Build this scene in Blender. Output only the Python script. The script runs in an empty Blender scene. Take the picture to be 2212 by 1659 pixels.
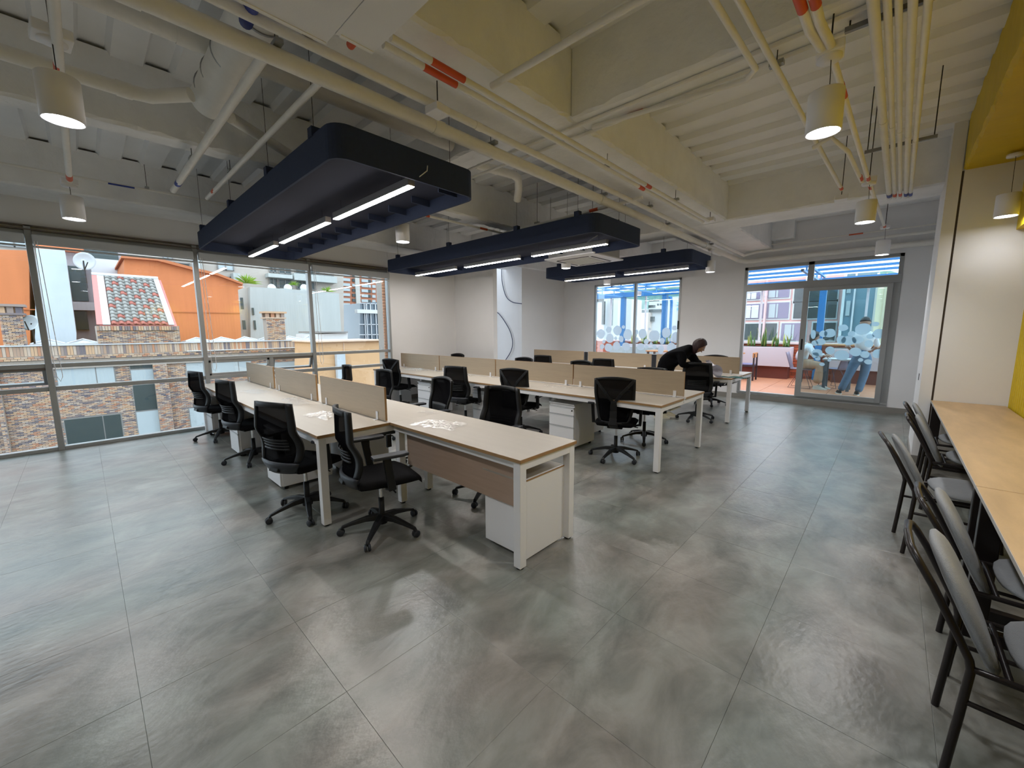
import bpy, bmesh, math, random
from mathutils import Vector, Matrix
random.seed(7)
SC = bpy.context.scene
C = SC.collection
PI = math.pi
# ---------------------------------------------------------------- camera
CAMZ = 1.5536; FPX = 868.6
yaw, pit, rol = 0.8165027, 0.1341977, -0.0045927
fw = Vector((-math.cos(yaw)*math.cos(pit), math.sin(yaw)*math.cos(pit), -math.sin(pit)))
rt = fw.cross(Vector((0, 0, 1))).normalized(); up = rt.cross(fw)
RT = rt*math.cos(rol)+up*math.sin(rol); UP = -rt*math.sin(rol)+up*math.cos(rol)
camd = bpy.data.cameras.new('camera'); cam = bpy.data.objects.new('camera', camd); C.objects.link(cam)
M3 = Matrix((RT, UP, -fw)).transposed()
cam.matrix_world = Matrix.Translation((0, 0, CAMZ)) @ M3.to_4x4()
camd.sensor_width = 36; camd.lens = FPX/2212*36; camd.clip_end = 400; camd.clip_start = 0.05
SC.camera = cam
# ---------------------------------------------------------------- sky, exposure
w = bpy.data.worlds.new('overcast_sky'); SC.world = w; w.use_nodes = True
nt = w.node_tree; bg = nt.nodes['Background']
bg.inputs[0].default_value = (0.80, 0.90, 1.0, 1); bg.inputs[1].default_value = 2.1
SC.view_settings.view_transform = 'Standard'; SC.view_settings.look = 'None'
SC.view_settings.gamma = 1; SC.view_settings.use_curve_mapping = False
SC.view_settings.exposure = 0.88
cy = SC.cycles
cy.max_bounces = 8; cy.diffuse_bounces = 6; cy.glossy_bounces = 3; cy.transparent_max_bounces = 14
cy.transmission_bounces = 4; cy.sample_clamp_indirect = 5; cy.caustics_reflective = False; cy.caustics_refractive = False
cy.use_denoising = True

# ---------------------------------------------------------------- geometry of sight: pixel (2212x1659) -> point on a plane
def ray(px, py):
    return (RT*((px-1106)/FPX) - UP*((py-829.5)/FPX) + fw)
def PL(px, py, ax, v):
    d = ray(px, py); c = Vector((0, 0, CAMZ)); t = (v-c[ax])/d[ax]
    return c+d*t
def gz(px, py, z): return PL(px, py, 2, z)
def gx(px, py, x): return PL(px, py, 0, x)
def gy(px, py, y): return PL(px, py, 1, y)

# ---------------------------------------------------------------- materials
MATS = {}
def mat(name, col, rough=0.6, metal=0.0, var=0.0, scale=6.0, bump=0.0, bscale=60.0, stretch=(1, 1, 1), coat=0.0, rnd=0.0, spec=0.5, objc=False):
    if name in MATS: return MATS[name]
    m = bpy.data.materials.new(name); m.use_nodes = True; MATS[name] = m
    n = m.node_tree.nodes; l = m.node_tree.links; b = n['Principled BSDF']
    b.inputs['Roughness'].default_value = rough; b.inputs['Metallic'].default_value = metal
    b.inputs['Specular IOR Level'].default_value = spec
    if coat: b.inputs['Coat Weight'].default_value = coat; b.inputs['Coat Roughness'].default_value = 0.1
    b.inputs['Base Color'].default_value = (*col, 1)
    tc = n.new('ShaderNodeTexCoord'); mp = n.new('ShaderNodeMapping'); mp.inputs['Scale'].default_value = stretch
    if objc: l.new(tc.outputs['Object'], mp.inputs[0])
    else:
        g = n.new('ShaderNodeNewGeometry'); l.new(g.outputs['Position'], mp.inputs[0])
    src = None
    if var:
        t = n.new('ShaderNodeTexNoise'); t.inputs['Scale'].default_value = scale; t.inputs['Detail'].default_value = 6; t.inputs['Roughness'].default_value = 0.6
        l.new(mp.outputs[0], t.inputs['Vector'])
        r = n.new('ShaderNodeMapRange'); r.inputs['From Min'].default_value = 0.3; r.inputs['From Max'].default_value = 0.7
        r.inputs['To Min'].default_value = 1-var; r.inputs['To Max'].default_value = 1+var
        l.new(t.outputs['Fac'], r.inputs['Value']); src = r.outputs[0]
    if rnd:
        oi = n.new('ShaderNodeObjectInfo'); r2 = n.new('ShaderNodeMapRange')
        r2.inputs['To Min'].default_value = 1-rnd; r2.inputs['To Max'].default_value = 1+rnd
        l.new(oi.outputs['Random'], r2.inputs['Value'])
        if src:
            mm = n.new('ShaderNodeMath'); mm.operation = 'MULTIPLY'; l.new(src, mm.inputs[0]); l.new(r2.outputs[0], mm.inputs[1]); src = mm.outputs[0]
        else: src = r2.outputs[0]
    if src:
        vm = n.new('ShaderNodeVectorMath'); vm.operation = 'SCALE'; vm.inputs[0].default_value = col
        l.new(src, vm.inputs['Scale']); l.new(vm.outputs[0], b.inputs['Base Color'])
    if bump:
        t2 = n.new('ShaderNodeTexNoise'); t2.inputs['Scale'].default_value = bscale; t2.inputs['Detail'].default_value = 4
        l.new(mp.outputs[0], t2.inputs['Vector'])
        bp = n.new('ShaderNodeBump'); bp.inputs['Strength'].default_value = bump; bp.inputs['Distance'].default_value = 0.02
        l.new(t2.outputs['Fac'], bp.inputs['Height']); l.new(bp.outputs[0], b.inputs['Normal'])
    return m
def emis(name, col, s):
    m = bpy.data.materials.new(name); m.use_nodes = True; b = m.node_tree.nodes['Principled BSDF']
    b.inputs['Base Color'].default_value = (0.9, 0.9, 0.9, 1)
    b.inputs['Emission Color'].default_value = (*col, 1); b.inputs['Emission Strength'].default_value = s
    MATS[name] = m; return m
def clear(name, tint, gloss=0.08, opac=0.0, ocol=(0.9, 0.9, 0.9), rough=0.0, bump=0.0, trans=False):
    """see-through sheet: transparent + glossy (+ some diffuse)"""
    m = bpy.data.materials.new(name); m.use_nodes = True; n = m.node_tree.nodes; l = m.node_tree.links; n.clear()
    o = n.new('ShaderNodeOutputMaterial'); t = n.new('ShaderNodeBsdfTransparent'); t.inputs[0].default_value = (*tint, 1)
    g = n.new('ShaderNodeBsdfGlossy'); g.inputs[0].default_value = (1, 1, 1, 1); g.inputs['Roughness'].default_value = rough
    x = n.new('ShaderNodeMixShader'); x.inputs[0].default_value = gloss; l.new(t.outputs[0], x.inputs[1]); l.new(g.outputs[0], x.inputs[2])
    if gloss > 0.03:
        lw = n.new('ShaderNodeLayerWeight'); lw.inputs[0].default_value = 0.22
        mr = n.new('ShaderNodeMapRange'); mr.inputs['To Min'].default_value = gloss; mr.inputs['To Max'].default_value = 0.75 if gloss < 0.055 else 0.30
        l.new(lw.outputs['Fresnel'], mr.inputs['Value']); l.new(mr.outputs[0], x.inputs[0])
    out = x
    if opac:
        d = n.new('ShaderNodeBsdfTranslucent' if trans else 'ShaderNodeBsdfDiffuse'); d.inputs[0].default_value = (*ocol, 1)
        y = n.new('ShaderNodeMixShader'); y.inputs[0].default_value = opac
        l.new(x.outputs[0], y.inputs[1]); l.new(d.outputs[0], y.inputs[2]); out = y
    if bump:
        t2 = n.new('ShaderNodeTexNoise'); t2.inputs['Scale'].default_value = 40
        bp = n.new('ShaderNodeBump'); bp.inputs['Strength'].default_value = bump; l.new(t2.outputs['Fac'], bp.inputs['Height']); l.new(bp.outputs[0], g.inputs['Normal'])
    l.new(out.outputs[0], o.inputs[0]); MATS[name] = m; return m

WALL = mat('white_wall_paint', (0.79, 0.79, 0.80), 0.75, var=0.02, scale=1.5, bump=0.05, bscale=150)
CEIL = mat('white_painted_concrete', (0.86, 0.87, 0.88), 0.8, var=0.06, scale=2.5, bump=0.5, bscale=14)
DECK = mat('white_painted_steel_deck', (0.86, 0.87, 0.88), 0.6, var=0.04, scale=2, bump=0.08, bscale=20)
PIPE = mat('white_painted_pipe', (0.80, 0.785, 0.74), 0.5, var=0.04, scale=8)
ALU = mat('grey_aluminium', (0.34, 0.35, 0.35), 0.38, 0.35, var=0.03, scale=4)
ALUD = mat('dark_bronze_profile', (0.16, 0.13, 0.11), 0.5, 0.3)
BLIND = mat('grey_blind_fabric', (0.50, 0.52, 0.54), 0.7)
WMET = mat('white_powder_coat', (0.80, 0.80, 0.82), 0.4)
TOPM = mat('pale_laminate', (0.50, 0.455, 0.39), 0.38, var=0.03, scale=5, stretch=(0.4, 5, 1), rnd=0.02)
EDGE = mat('beech_edge_band', (0.36, 0.21, 0.09), 0.45, var=0.08, scale=20)
SCRN = mat('maple_laminate_screen', (0.44, 0.35, 0.245), 0.5, var=0.05, scale=7, stretch=(0.5, 1, 7), rnd=0.03)
BLK = mat('black_plastic', (0.009, 0.0095, 0.0105), 0.5, spec=0.3)
DGR = mat('charcoal_plastic', (0.024, 0.027, 0.034), 0.45, spec=0.35)
FAB = mat('black_seat_fabric', (0.008, 0.008, 0.009), 0.95, spec=0.1, bump=0.3, bscale=400)
CHR = mat('chrome', (0.75, 0.75, 0.76), 0.15, 1.0)
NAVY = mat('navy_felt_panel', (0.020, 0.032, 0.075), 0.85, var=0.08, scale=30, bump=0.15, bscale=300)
NAVI = mat('navy_shaded_underside', (0.010, 0.014, 0.034), 0.95)  # darker copy of the navy: shade under the canopies put into the colour
LEDB = mat('silver_led_body', (0.45, 0.43, 0.42), 0.35, 0.5)
YEL = mat('yellow_paint', (0.60, 0.43, 0.004), 0.6, var=0.06, scale=3, bump=0.2, bscale=12)
OAK = mat('oak_laminate_top', (0.50, 0.34, 0.18), 0.42, var=0.14, scale=3.2, stretch=(3, 0.7, 1), bump=0.03, bscale=80)
GRYF = mat('grey_upholstery', (0.27, 0.28, 0.29), 0.85, var=0.04, scale=40, bump=0.3, bscale=350)
STEEL = mat('black_steel_tube', (0.018, 0.014, 0.014), 0.33, 0.2)
BASEB = mat('grey_skirting', (0.24, 0.23, 0.21), 0.6)
ORNG = mat('orange_marker_tape', (0.62, 0.09, 0.025), 0.5)
BLUM = mat('blue_marker_tape', (0.02, 0.045, 0.28), 0.5)
GLASS = clear('window_glass', (0.93, 0.97, 0.98), 0.045)
GLASS2 = clear('tinted_sliding_glass', (0.72, 0.86, 0.89), 0.05)
FROST = clear('frosted_dot_film', (0.75, 0.82, 0.85), 0.02, 0.72, (0.86, 0.91, 0.95), trans=True)
PLAS = clear('crumpled_clear_plastic', (0.95, 0.95, 0.95), 0.06, 0.04, (0.9, 0.9, 0.9), 0.12, 0.9)
MESH = clear('black_chair_mesh', (0.9, 0.9, 0.9), 0.0, 0.86, (0.006, 0.006, 0.007))
LED = emis('led_strip_glow', (1.0, 0.94, 0.88), 44)
DOWN = emis('downlight_glow', (0.95, 0.96, 1.0), 22)

# ---------------------------------------------------------------- mesh builder
class MB:
    def __init__(s): s.v = []; s.f = []; s.sm = []
    def add(s, vs, fs, sm=False):
        o = len(s.v); s.v += [tuple(p) for p in vs]; s.f += [tuple(i+o for i in f) for f in fs]; s.sm += [sm]*len(fs); return s
    def box(s, a, b, m=None):
        x0, y0, z0 = a; x1, y1, z1 = b
        if x0 > x1: x0, x1 = x1, x0
        if y0 > y1: y0, y1 = y1, y0
        if z0 > z1: z0, z1 = z1, z0
        vs = [Vector(p) for p in ((x0, y0, z0), (x1, y0, z0), (x1, y1, z0), (x0, y1, z0), (x0, y0, z1), (x1, y0, z1), (x1, y1, z1), (x0, y1, z1))]
        if m: vs = [m @ p for p in vs]
        return s.add(vs, [(0, 3, 2, 1), (4, 5, 6, 7), (0, 1, 5, 4), (1, 2, 6, 5), (2, 3, 7, 6), (3, 0, 4, 7)])
    def bar(s, p, q, wx, wz, upv=(0, 0, 1)):
        """rectangular bar from p to q"""
        p = Vector(p); q = Vector(q); d = (q-p).normalized(); u = Vector(upv)
        if abs(d.dot(u)) > 0.99: u = Vector((0, 1, 0))
        a = d.cross(u).normalized()*wx/2; b = a.cross(d).normalized()*wz/2
        vs = [p-a-b, p+a-b, p+a+b, p-a+b, q-a-b, q+a-b, q+a+b, q-a+b]
        return s.add(vs, [(0, 1, 2, 3), (7, 6, 5, 4), (0, 4, 5, 1), (1, 5, 6, 2), (2, 6, 7, 3), (3, 7, 4, 0)])
    def tube(s, pts, r, n=10, cap=True, rads=None):
        pts = [Vector(p) for p in pts]; rings = []; u = None
        for i, p in enumerate(pts):
            if i == 0: d = pts[1]-pts[0]
            elif i == len(pts)-1: d = pts[-1]-pts[-2]
            else: d = (pts[i+1]-p).normalized()+(p-pts[i-1]).normalized()
            if d.length < 1e-9: d = pts[i]-pts[i-1]
            d.normalize()
            if u is None:
                u = Vector((0, 0, 1)) if abs(d.z) < 0.9 else Vector((1, 0, 0))
            u = (u-d*u.dot(d)).normalized(); v = d.cross(u)
            rr = rads[i] if rads else r
            rings.append([p+(u*math.cos(2*PI*k/n)+v*math.sin(2*PI*k/n))*rr for k in range(n)])
        vs = [q for R in rings for q in R]; fs = []
        for i in range(len(rings)-1):
            for k in range(n):
                a = i*n+k; b = i*n+(k+1) % n; fs.append((a, b, b+n, a+n))
        s.add(vs, fs, True)
        if cap:
            s.add(rings[0], [tuple(range(n))[::-1]]); s.add(rings[-1], [tuple(range(n))])
        return s
    def lathe(s, prof, c=(0, 0, 0), n=20, m=None):
        c = Vector(c); vs = []
        for r, z in prof:
            for k in range(n):
                p = Vector((r*math.cos(2*PI*k/n), r*math.sin(2*PI*k/n), z))
                if m: p = m @ p
                vs.append(p+c)
        fs = []
        for i in range(len(prof)-1):
            for k in range(n):
                a = i*n+k; b = i*n+(k+1) % n; fs.append((a, b, b+n, a+n))
        s.add(vs, fs, True)
        return s
    def prism(s, poly, ax, d0, d1):
        """poly in the two other axes (in order), extruded along ax from d0 to d1"""
        def P(a, b, d): return ((d, a, b), (a, d, b), (a, b, d))[ax]
        n = len(poly); vs = [P(a, b, d0) for a, b in poly]+[P(a, b, d1) for a, b in poly]
        fs = [tuple(range(n)), tuple(range(n, 2*n))[::-1]]+[(i, i+n, (i+1) % n+n, (i+1) % n) for i in range(n)]
        return s.add(vs, fs)
    def grid(s, fn, nu, nv, sm=True):
        vs = [fn(i/nu, j/nv) for j in range(nv+1) for i in range(nu+1)]
        fs = [(j*(nu+1)+i, j*(nu+1)+i+1, (j+1)*(nu+1)+i+1, (j+1)*(nu+1)+i) for j in range(nv) for i in range(nu)]
        return s.add(vs, fs, sm)
    def obj(s, name, m, parent=None, loc=(0, 0, 0), rot=(0, 0, 0), bevel=0, solid=0, sub=0, seg=2, fix=True):
        me = bpy.data.meshes.new(name); me.from_pydata(s.v, [], s.f); me.materials.append(m)
        me.polygons.foreach_set('use_smooth', s.sm)
        if fix:
            bm = bmesh.new(); bm.from_mesh(me); bmesh.ops.recalc_face_normals(bm, faces=bm.faces); bm.to_mesh(me); bm.free()
        me.update()
        o = bpy.data.objects.new(name, me); C.objects.link(o); o.location = loc; o.rotation_euler = rot
        if parent: o.parent = parent
        if solid: q = o.modifiers.new('s', 'SOLIDIFY'); q.thickness = solid; q.offset = 0
        if sub: q = o.modifiers.new('u', 'SUBSURF'); q.levels = sub; q.render_levels = sub
        if bevel: q = o.modifiers.new('b', 'BEVEL'); q.width = bevel; q.segments = seg; q.limit_method = 'ANGLE'; q.angle_limit = 0.6
        return o
def B(a, b): return MB().box(a, b)
def thing(name, label, cat, loc=(0, 0, 0), rz=0, group=None):
    o = bpy.data.objects.new(name, None); C.objects.link(o); o.location = loc; o.rotation_euler = (0, 0, rz)
    o.empty_display_size = 0.1; return tag(o, label, cat, group)
def tag(o, label, cat, group=None, kind=None):
    o['label'] = label; o['category'] = cat
    if group: o['group'] = group
    if kind: o['kind'] = kind
    return o
def struct(name, mb, m, label=None, **k):
    o = mb.obj(name, m, **k); o['kind'] = 'structure'
    if label: o['label'] = label
    return o
def sempty(name, loc=(0, 0, 0)):
    o = bpy.data.objects.new(name, None); C.objects.link(o); o.location = loc; o['kind'] = 'structure'; return o
KIDS = {}
def dup(root, loc, rz, label, group=None, skip=()):
    def cp(o, par):
        c = o.copy(); C.objects.link(c); c.parent = par
        for ch in kids(o):
            if ch.name.split('.')[0] not in skip: cp(ch, c)
        return c
    r = cp(root, None); r.location = loc; r.rotation_euler = (0, 0, rz); r['label'] = label
    if group: r['group'] = group
    return r
def kids(o):
    if o.name not in KIDS: KIDS[o.name] = list(o.children)
    return KIDS[o.name]
exec_order = []
# ================================================================= ROOM
XW, XR, YB, YF, ZC = -7.93, 0.95, 10.10, -4.0, 3.68
ZB = 3.185
# floor: slab + loose-lay tiles 0.615 m
floor = struct('floor', B((XW-0.1, YF, -0.12), (1.4, YB+0.2, -0.012)), mat('subfloor_grey', (0.10, 0.10, 0.10), 0.9), label='grey concrete-look vinyl tile floor')
def tilemat():
    m = bpy.data.materials.new('concrete_look_vinyl'); m.use_nodes = True; n = m.node_tree.nodes; l = m.node_tree.links; b = n['Principled BSDF']
    g = n.new('ShaderNodeNewGeometry'); oi = n.new('ShaderNodeObjectInfo')
    off = n.new('ShaderNodeVectorMath'); off.operation = 'SCALE'; off.inputs[0].default_value = (0.10, 0.08, 0.05); l.new(oi.outputs['Random'], off.inputs['Scale'])
    ad = n.new('ShaderNodeVectorMath'); ad.operation = 'ADD'; l.new(g.outputs['Position'], ad.inputs[0]); l.new(off.outputs[0], ad.inputs[1])
    mp = n.new('ShaderNodeMapping'); mp.inputs['Scale'].default_value = (1.6, 1.0, 1); mp.inputs['Rotation'].default_value = (0, 0, 0.5); l.new(ad.outputs[0], mp.inputs[0])
    t1 = n.new('ShaderNodeTexNoise'); t1.inputs['Scale'].default_value = 2.6; t1.inputs['Detail'].default_value = 7; t1.inputs['Roughness'].default_value = 0.62; t1.inputs['Distortion'].default_value = 0.5
    t2 = n.new('ShaderNodeTexNoise'); t2.inputs['Scale'].default_value = 1.1; t2.inputs['Detail'].default_value = 3
    l.new(mp.outputs[0], t1.inputs[0]); l.new(mp.outputs[0], t2.inputs[0])
    cr = n.new('ShaderNodeValToRGB'); e = cr.color_ramp.elements
    e[0].position = 0.33; e[0].color = (0.125, 0.128, 0.118, 1); e[1].position = 0.70; e[1].color = (0.285, 0.29, 0.275, 1)
    k = cr.color_ramp.elements.new(0.5); k.color = (0.195, 0.197, 0.183, 1)
    l.new(t1.outputs['Fac'], cr.inputs[0])
    cr2 = n.new('ShaderNodeValToRGB'); e = cr2.color_ramp.elements; e[0].position = 0.35; e[0].color = (0.92, 1, 0.97, 1); e[1].position = 0.65; e[1].color = (1.08, 0.99, 0.95, 1)
    l.new(t2.outputs['Fac'], cr2.inputs[0])
    mx = n.new('ShaderNodeMix'); mx.data_type = 'RGBA'; mx.blend_type = 'MULTIPLY'; mx.inputs[0].default_value = 1
    l.new(cr.outputs[0], mx.inputs[6]); l.new(cr2.outputs[0], mx.inputs[7]); l.new(mx.outputs[2], b.inputs['Base Color'])
    mr = n.new('ShaderNodeMapRange'); mr.inputs['To Min'].default_value = 0.24; mr.inputs['To Max'].default_value = 0.38; l.new(t1.outputs['Fac'], mr.inputs['Value']); l.new(mr.outputs[0], b.inputs['Roughness'])
    b.inputs['Specular IOR Level'].default_value = 0.6
    t3 = n.new('ShaderNodeTexNoise'); t3.inputs['Scale'].default_value = 22; t3.inputs['Detail'].default_value = 4; l.new(mp.outputs[0], t3.inputs[0])
    bp = n.new('ShaderNodeBump'); bp.inputs['Strength'].default_value = 0.10; bp.inputs['Distance'].default_value = 0.02; l.new(t3.outputs['Fac'], bp.inputs['Height']); l.new(bp.outputs[0], b.inputs['Normal'])
    return m
TILE = tilemat(); P = 0.615; g_ = 0.0004
def tile_mesh(w, h):
    b = 0.0009; z = 0.0; mb = MB()
    lo = [(g_, g_, -0.012), (w-g_, g_, -0.012), (w-g_, h-g_, -0.012), (g_, h-g_, -0.012)]
    mi = [(x, y, z-0.0006) for x, y, _ in lo]; hi = [(g_+b, g_+b, z), (w-g_-b, g_+b, z), (w-g_-b, h-g_-b, z), (g_+b, h-g_-b, z)]
    mb.add(lo+mi+hi, [(8, 9, 10, 11)]+[(i, (i+1) % 4, (i+1) % 4+4, i+4) for i in range(4)]+[(i+4, (i+1) % 4+4, (i+1) % 4+8, i+8) for i in range(4)])
    return mb
xs = [-0.36+P*k for k in range(-13, 4)]; ys = [0.02+P*k for k in range(-7, 17)]
meshes = {}; nt_ = 0; far_tiles = []
for i, x in enumerate(xs):
    for y in ys:
        x0, x1 = max(x, XW), min(x+P, 1.2); y0, y1 = max(y, YF), min(y+P, YB-0.0)
        if x1-x0 < 0.05 or y1-y0 < 0.05: continue
        if y < -0.7: far_tiles.append((x0, y0, x1, y1)); continue
        k = (round(x1-x0, 3), round(y1-y0, 3))
        if k not in meshes:
            o = tile_mesh(*k).obj('floor_tile', TILE, floor); meshes[k] = o.data
        else:
            o = bpy.data.objects.new('floor_tile', meshes[k]); C.objects.link(o); o.parent = floor
        o.location = (x0, y0, 0); nt_ += 1
mb = MB()
for a in far_tiles: mb.box((a[0]+g_, a[1]+g_, -0.012), (a[2]-g_, a[3]-g_, 0))
o = mb.obj('floor_tile_field', TILE, floor); o['kind'] = 'stuff'

# ceiling: steel deck with ribs along X
mb = MB(); y = YF-0.1; pts = []
prof = [(0, 0), (0.19, 0), (0.215, 0.055), (0.355, 0.055), (0.38, 0)]
while y < YB+0.2:
    for dy, dz in prof[:-1]: pts.append((y+dy, ZC+dz))
    y += 0.38
pts.append((y, ZC))
off = -0.085
pts = [(a+off, b) for a, b in pts]
vs = [(XW-0.1, a, b) for a, b in pts]+[(1.4, a, b) for a, b in pts]; n = len(pts)
mb.add(vs, [(i, i+1, i+1+n, i+n) for i in range(n-1)])
struct('ceiling', mb, DECK, label='white painted corrugated steel deck', fix=False)
struct('ceiling_slab', B((XW-0.1, YF-0.1, ZC+0.06), (1.4, YB+0.3, ZC+0.25)), CEIL, label='concrete slab over the steel deck')
def rough_beam(name, a, b, label, m=CEIL):
    """painted concrete beam, lower arrises a little ragged"""
    mb = MB(); x0, y0, z0 = a; x1, y1, z1 = b; alongY = (y1-y0) > (x1-x0)
    L = (y1-y0) if alongY else (x1-x0); n = max(4, int(L/0.07)); rr = random.Random(len(name)+int(x0*10))
    vs = []
    for i in range(n+1):
        t = i/n*L; j = [rr.uniform(-0.010, 0.010) for _ in range(4)]
        if alongY: ring = [(x0, y0+t, z1), (x0+abs(j[0])*.6, y0+t, z0+0.02+j[0]), (x0+0.025+j[1], y0+t, z0), (x1-0.025+j[2], y0+t, z0), (x1-abs(j[3])*.6, y0+t, z0+0.02+j[3]), (x1, y0+t, z1)]
        else: ring = [(x0+t, y0, z1), (x0+t, y0+abs(j[0])*.6, z0+0.02+j[0]), (x0+t, y0+0.025+j[1], z0), (x0+t, y1-0.025+j[2], z0), (x0+t, y1-abs(j[3])*.6, z0+0.02+j[3]), (x0+t, y1, z1)]
        vs += ring
    fs = [(i*6+k, i*6+k+1, i*6+k+7, i*6+k+6) for i in range(n) for k in range(5)]
    fs += [tuple(range(6)), tuple(range(n*6, n*6+6))[::-1]]
    mb.add(vs, fs); return struct(name, mb, m, label=label)
rough_beam('trim_1', (-2.65, YF, ZB), (-1.98, YB, ZC+0.03), 'wide white concrete ceiling beam beside the big pipe')
rough_beam('trim_2', (-4.86, YF, ZB), (-4.63, YB, ZC+0.03), 'narrow white ceiling beam above the first canopy')
rough_beam('trim_3', (XW, YF, ZB), (-7.27, YB, ZC+0.03), 'white ceiling beam along the window wall')
rough_beam('trim_4', (-1.975, 2.79, ZB-0.005), (0.6, 3.12, ZC+0.03), 'white cross beam nearest the camera')
rough_beam('trim_5', (-7.3, 6.89, ZB-0.006), (1.3, 7.50, ZC+0.03), 'deep white cross beam at the pillar')
rough_beam('trim_6', (-4.64, 2.80, 3.30), (-2.64, 3.10, ZC+0.03), 'short white cross beam over the first canopy')
rough_beam('trim_7', (-1.98, 9.9, 3.35), (-1.6, YB, ZC), 'stub of white beam on the far wall')
for i in range(1):
    rough_beam('trim_8', (-3.05, 7.5, ZB), (-2.65, YB, ZC+0.03), 'white side of the wide beam near the far wall')
# yellow beam and lintel at the right
rough_beam('trim_9', (0.39, YF, ZB), (0.82, 6.5, ZC+0.03), 'yellow painted ceiling beam at the right', YEL)
struct('trim_10', B((0.81, YF, 2.52), (XR+0.1, 6.5, ZC)), YEL, label='yellow boxed lintel over the corrugated panel')
# walls
def wallbox(name, a, b, label=None, m=WALL): return struct(name, B(a, b), m, label=label)
wallbox('wall_left', (XW-0.15, YF, 2.80), (XW, 4.60, ZC+0.1), 'white wall above the window wall')
wallbox('wall_left_side', (XW-0.15, 4.60, 0), (XW, 6.5, ZC+0.1), 'white wall beyond the windows')
wallbox('wall_back_pier', (XW-0.15, 6.40, 0), (-6.58, 6.52, ZC+0.1), 'white pier wall behind the second desk row')
wallbox('wall_back_niche', (-8.9, 8.2, 0), (-7.481, 8.35, ZC+0.1), 'white niche wall with loose cables')
wallbox('wall_left_far', (-8.9, 6.4, 0), (-8.75, 8.3, ZC+0.1))
wallbox('wall_left_end', (-7.48, 8.2, 0), (-7.33, YB, ZC+0.1), 'white side wall beyond the third desk row')
# wall_right: corrugated yellow panel
mb = MB(); yy = YF; vs = []; k = 0; prof = []
while yy < 6.5:
    prof += [(yy, 0.0), (yy+0.030, 0.0), (yy+0.042, 0.022), (yy+0.072, 0.022)]; yy += 0.084
prof = [(a, b) for a, b in prof if a < 6.5]
vs = [(0.94+b, a, 0.0) for a, b in prof]+[(0.94+b, a, 2.52) for a, b in prof]; n = len(prof)
mb.add(vs, [(i, i+1, i+1+n, i+n) for i in range(n-1)])
struct('wall_right', mb, YEL, label='yellow corrugated panel behind the bar table', fix=False)
wallbox('wall_right_backing', (0.97, YF, 0), (1.15, 6.5, ZC), None, YEL)
# pillar and end wall at the right with a shadow gap
wallbox('wall_right_pillar', (0.285, 6.52, 0), (1.2, 7.55, ZC+0.05), 'white pillar at the end of the bar table')
wallbox('wall_right_face', (0.402, 6.50, 0.0), (0.97, 6.53, 3.185), 'pale wall panel beside the pillar gap')
wallbox('wall_right_edge', (0.285, 6.50, 0.0), (0.384, 6.53, ZC), None)
struct('trim_11', B((0.384, 6.518, 0), (0.402, 6.524, 3.185)), mat('gap_dark', (0.10, 0.075, 0.055), 0.8), label='dark joint down the pillar')
wallbox('wall_right_far', (0.95, 7.5, 0), (1.15, YB, ZC+0.1))
wallbox('wall_front', (XW-0.15, YF-0.15, 0), (1.2, YF, ZC+0.1), 'white wall behind the camera')
# back wall with two openings
X0 = -7.48; WX0, WX1, WZ0, WZ1 = -6.26, -3.83, 0.86, 2.79; DX0, DX1, DZ0, DZ1 = -2.47, 0.04, 0.13, 2.87
wb = sempty('wall_back')
for a, b in (((X0, YB, 0), (WX0, YB+0.15, ZC+.1)), ((WX0, YB, 0), (WX1, YB+0.15, WZ0)), ((WX0, YB, WZ1), (WX1, YB+0.15, ZC+.1)), ((WX1, YB, 0), (DX0, YB+0.15, ZC+.1)),
             ((DX0, YB, 0), (DX1, YB+0.15, DZ0)), ((DX0, YB, DZ1), (DX1, YB+0.15, ZC+.1)), ((DX1, YB, 0), (1.15, YB+0.15, ZC+.1))):
    B(a, b).obj('wall_section', WALL, wb)
for nme, a, b in (('baseboard_back', (X0+0.15, YB-0.012, 0), (0.95, YB, 0.10)), ('baseboard_right', (0.285, 6.488, 0), (0.97, 6.50, 0.085)), ('baseboard_right_end', (0.273, 6.488, 0), (0.285, 7.55, 0.085)),
                  ('baseboard_left', (XW, 4.62, 0), (XW+0.012, 6.39, 0.09)), ('baseboard_left_end', (-7.33, 8.2, 0), (-7.318, YB-0.02, 0.09))):
    struct(nme, B(a, b), BASEB)
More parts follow.
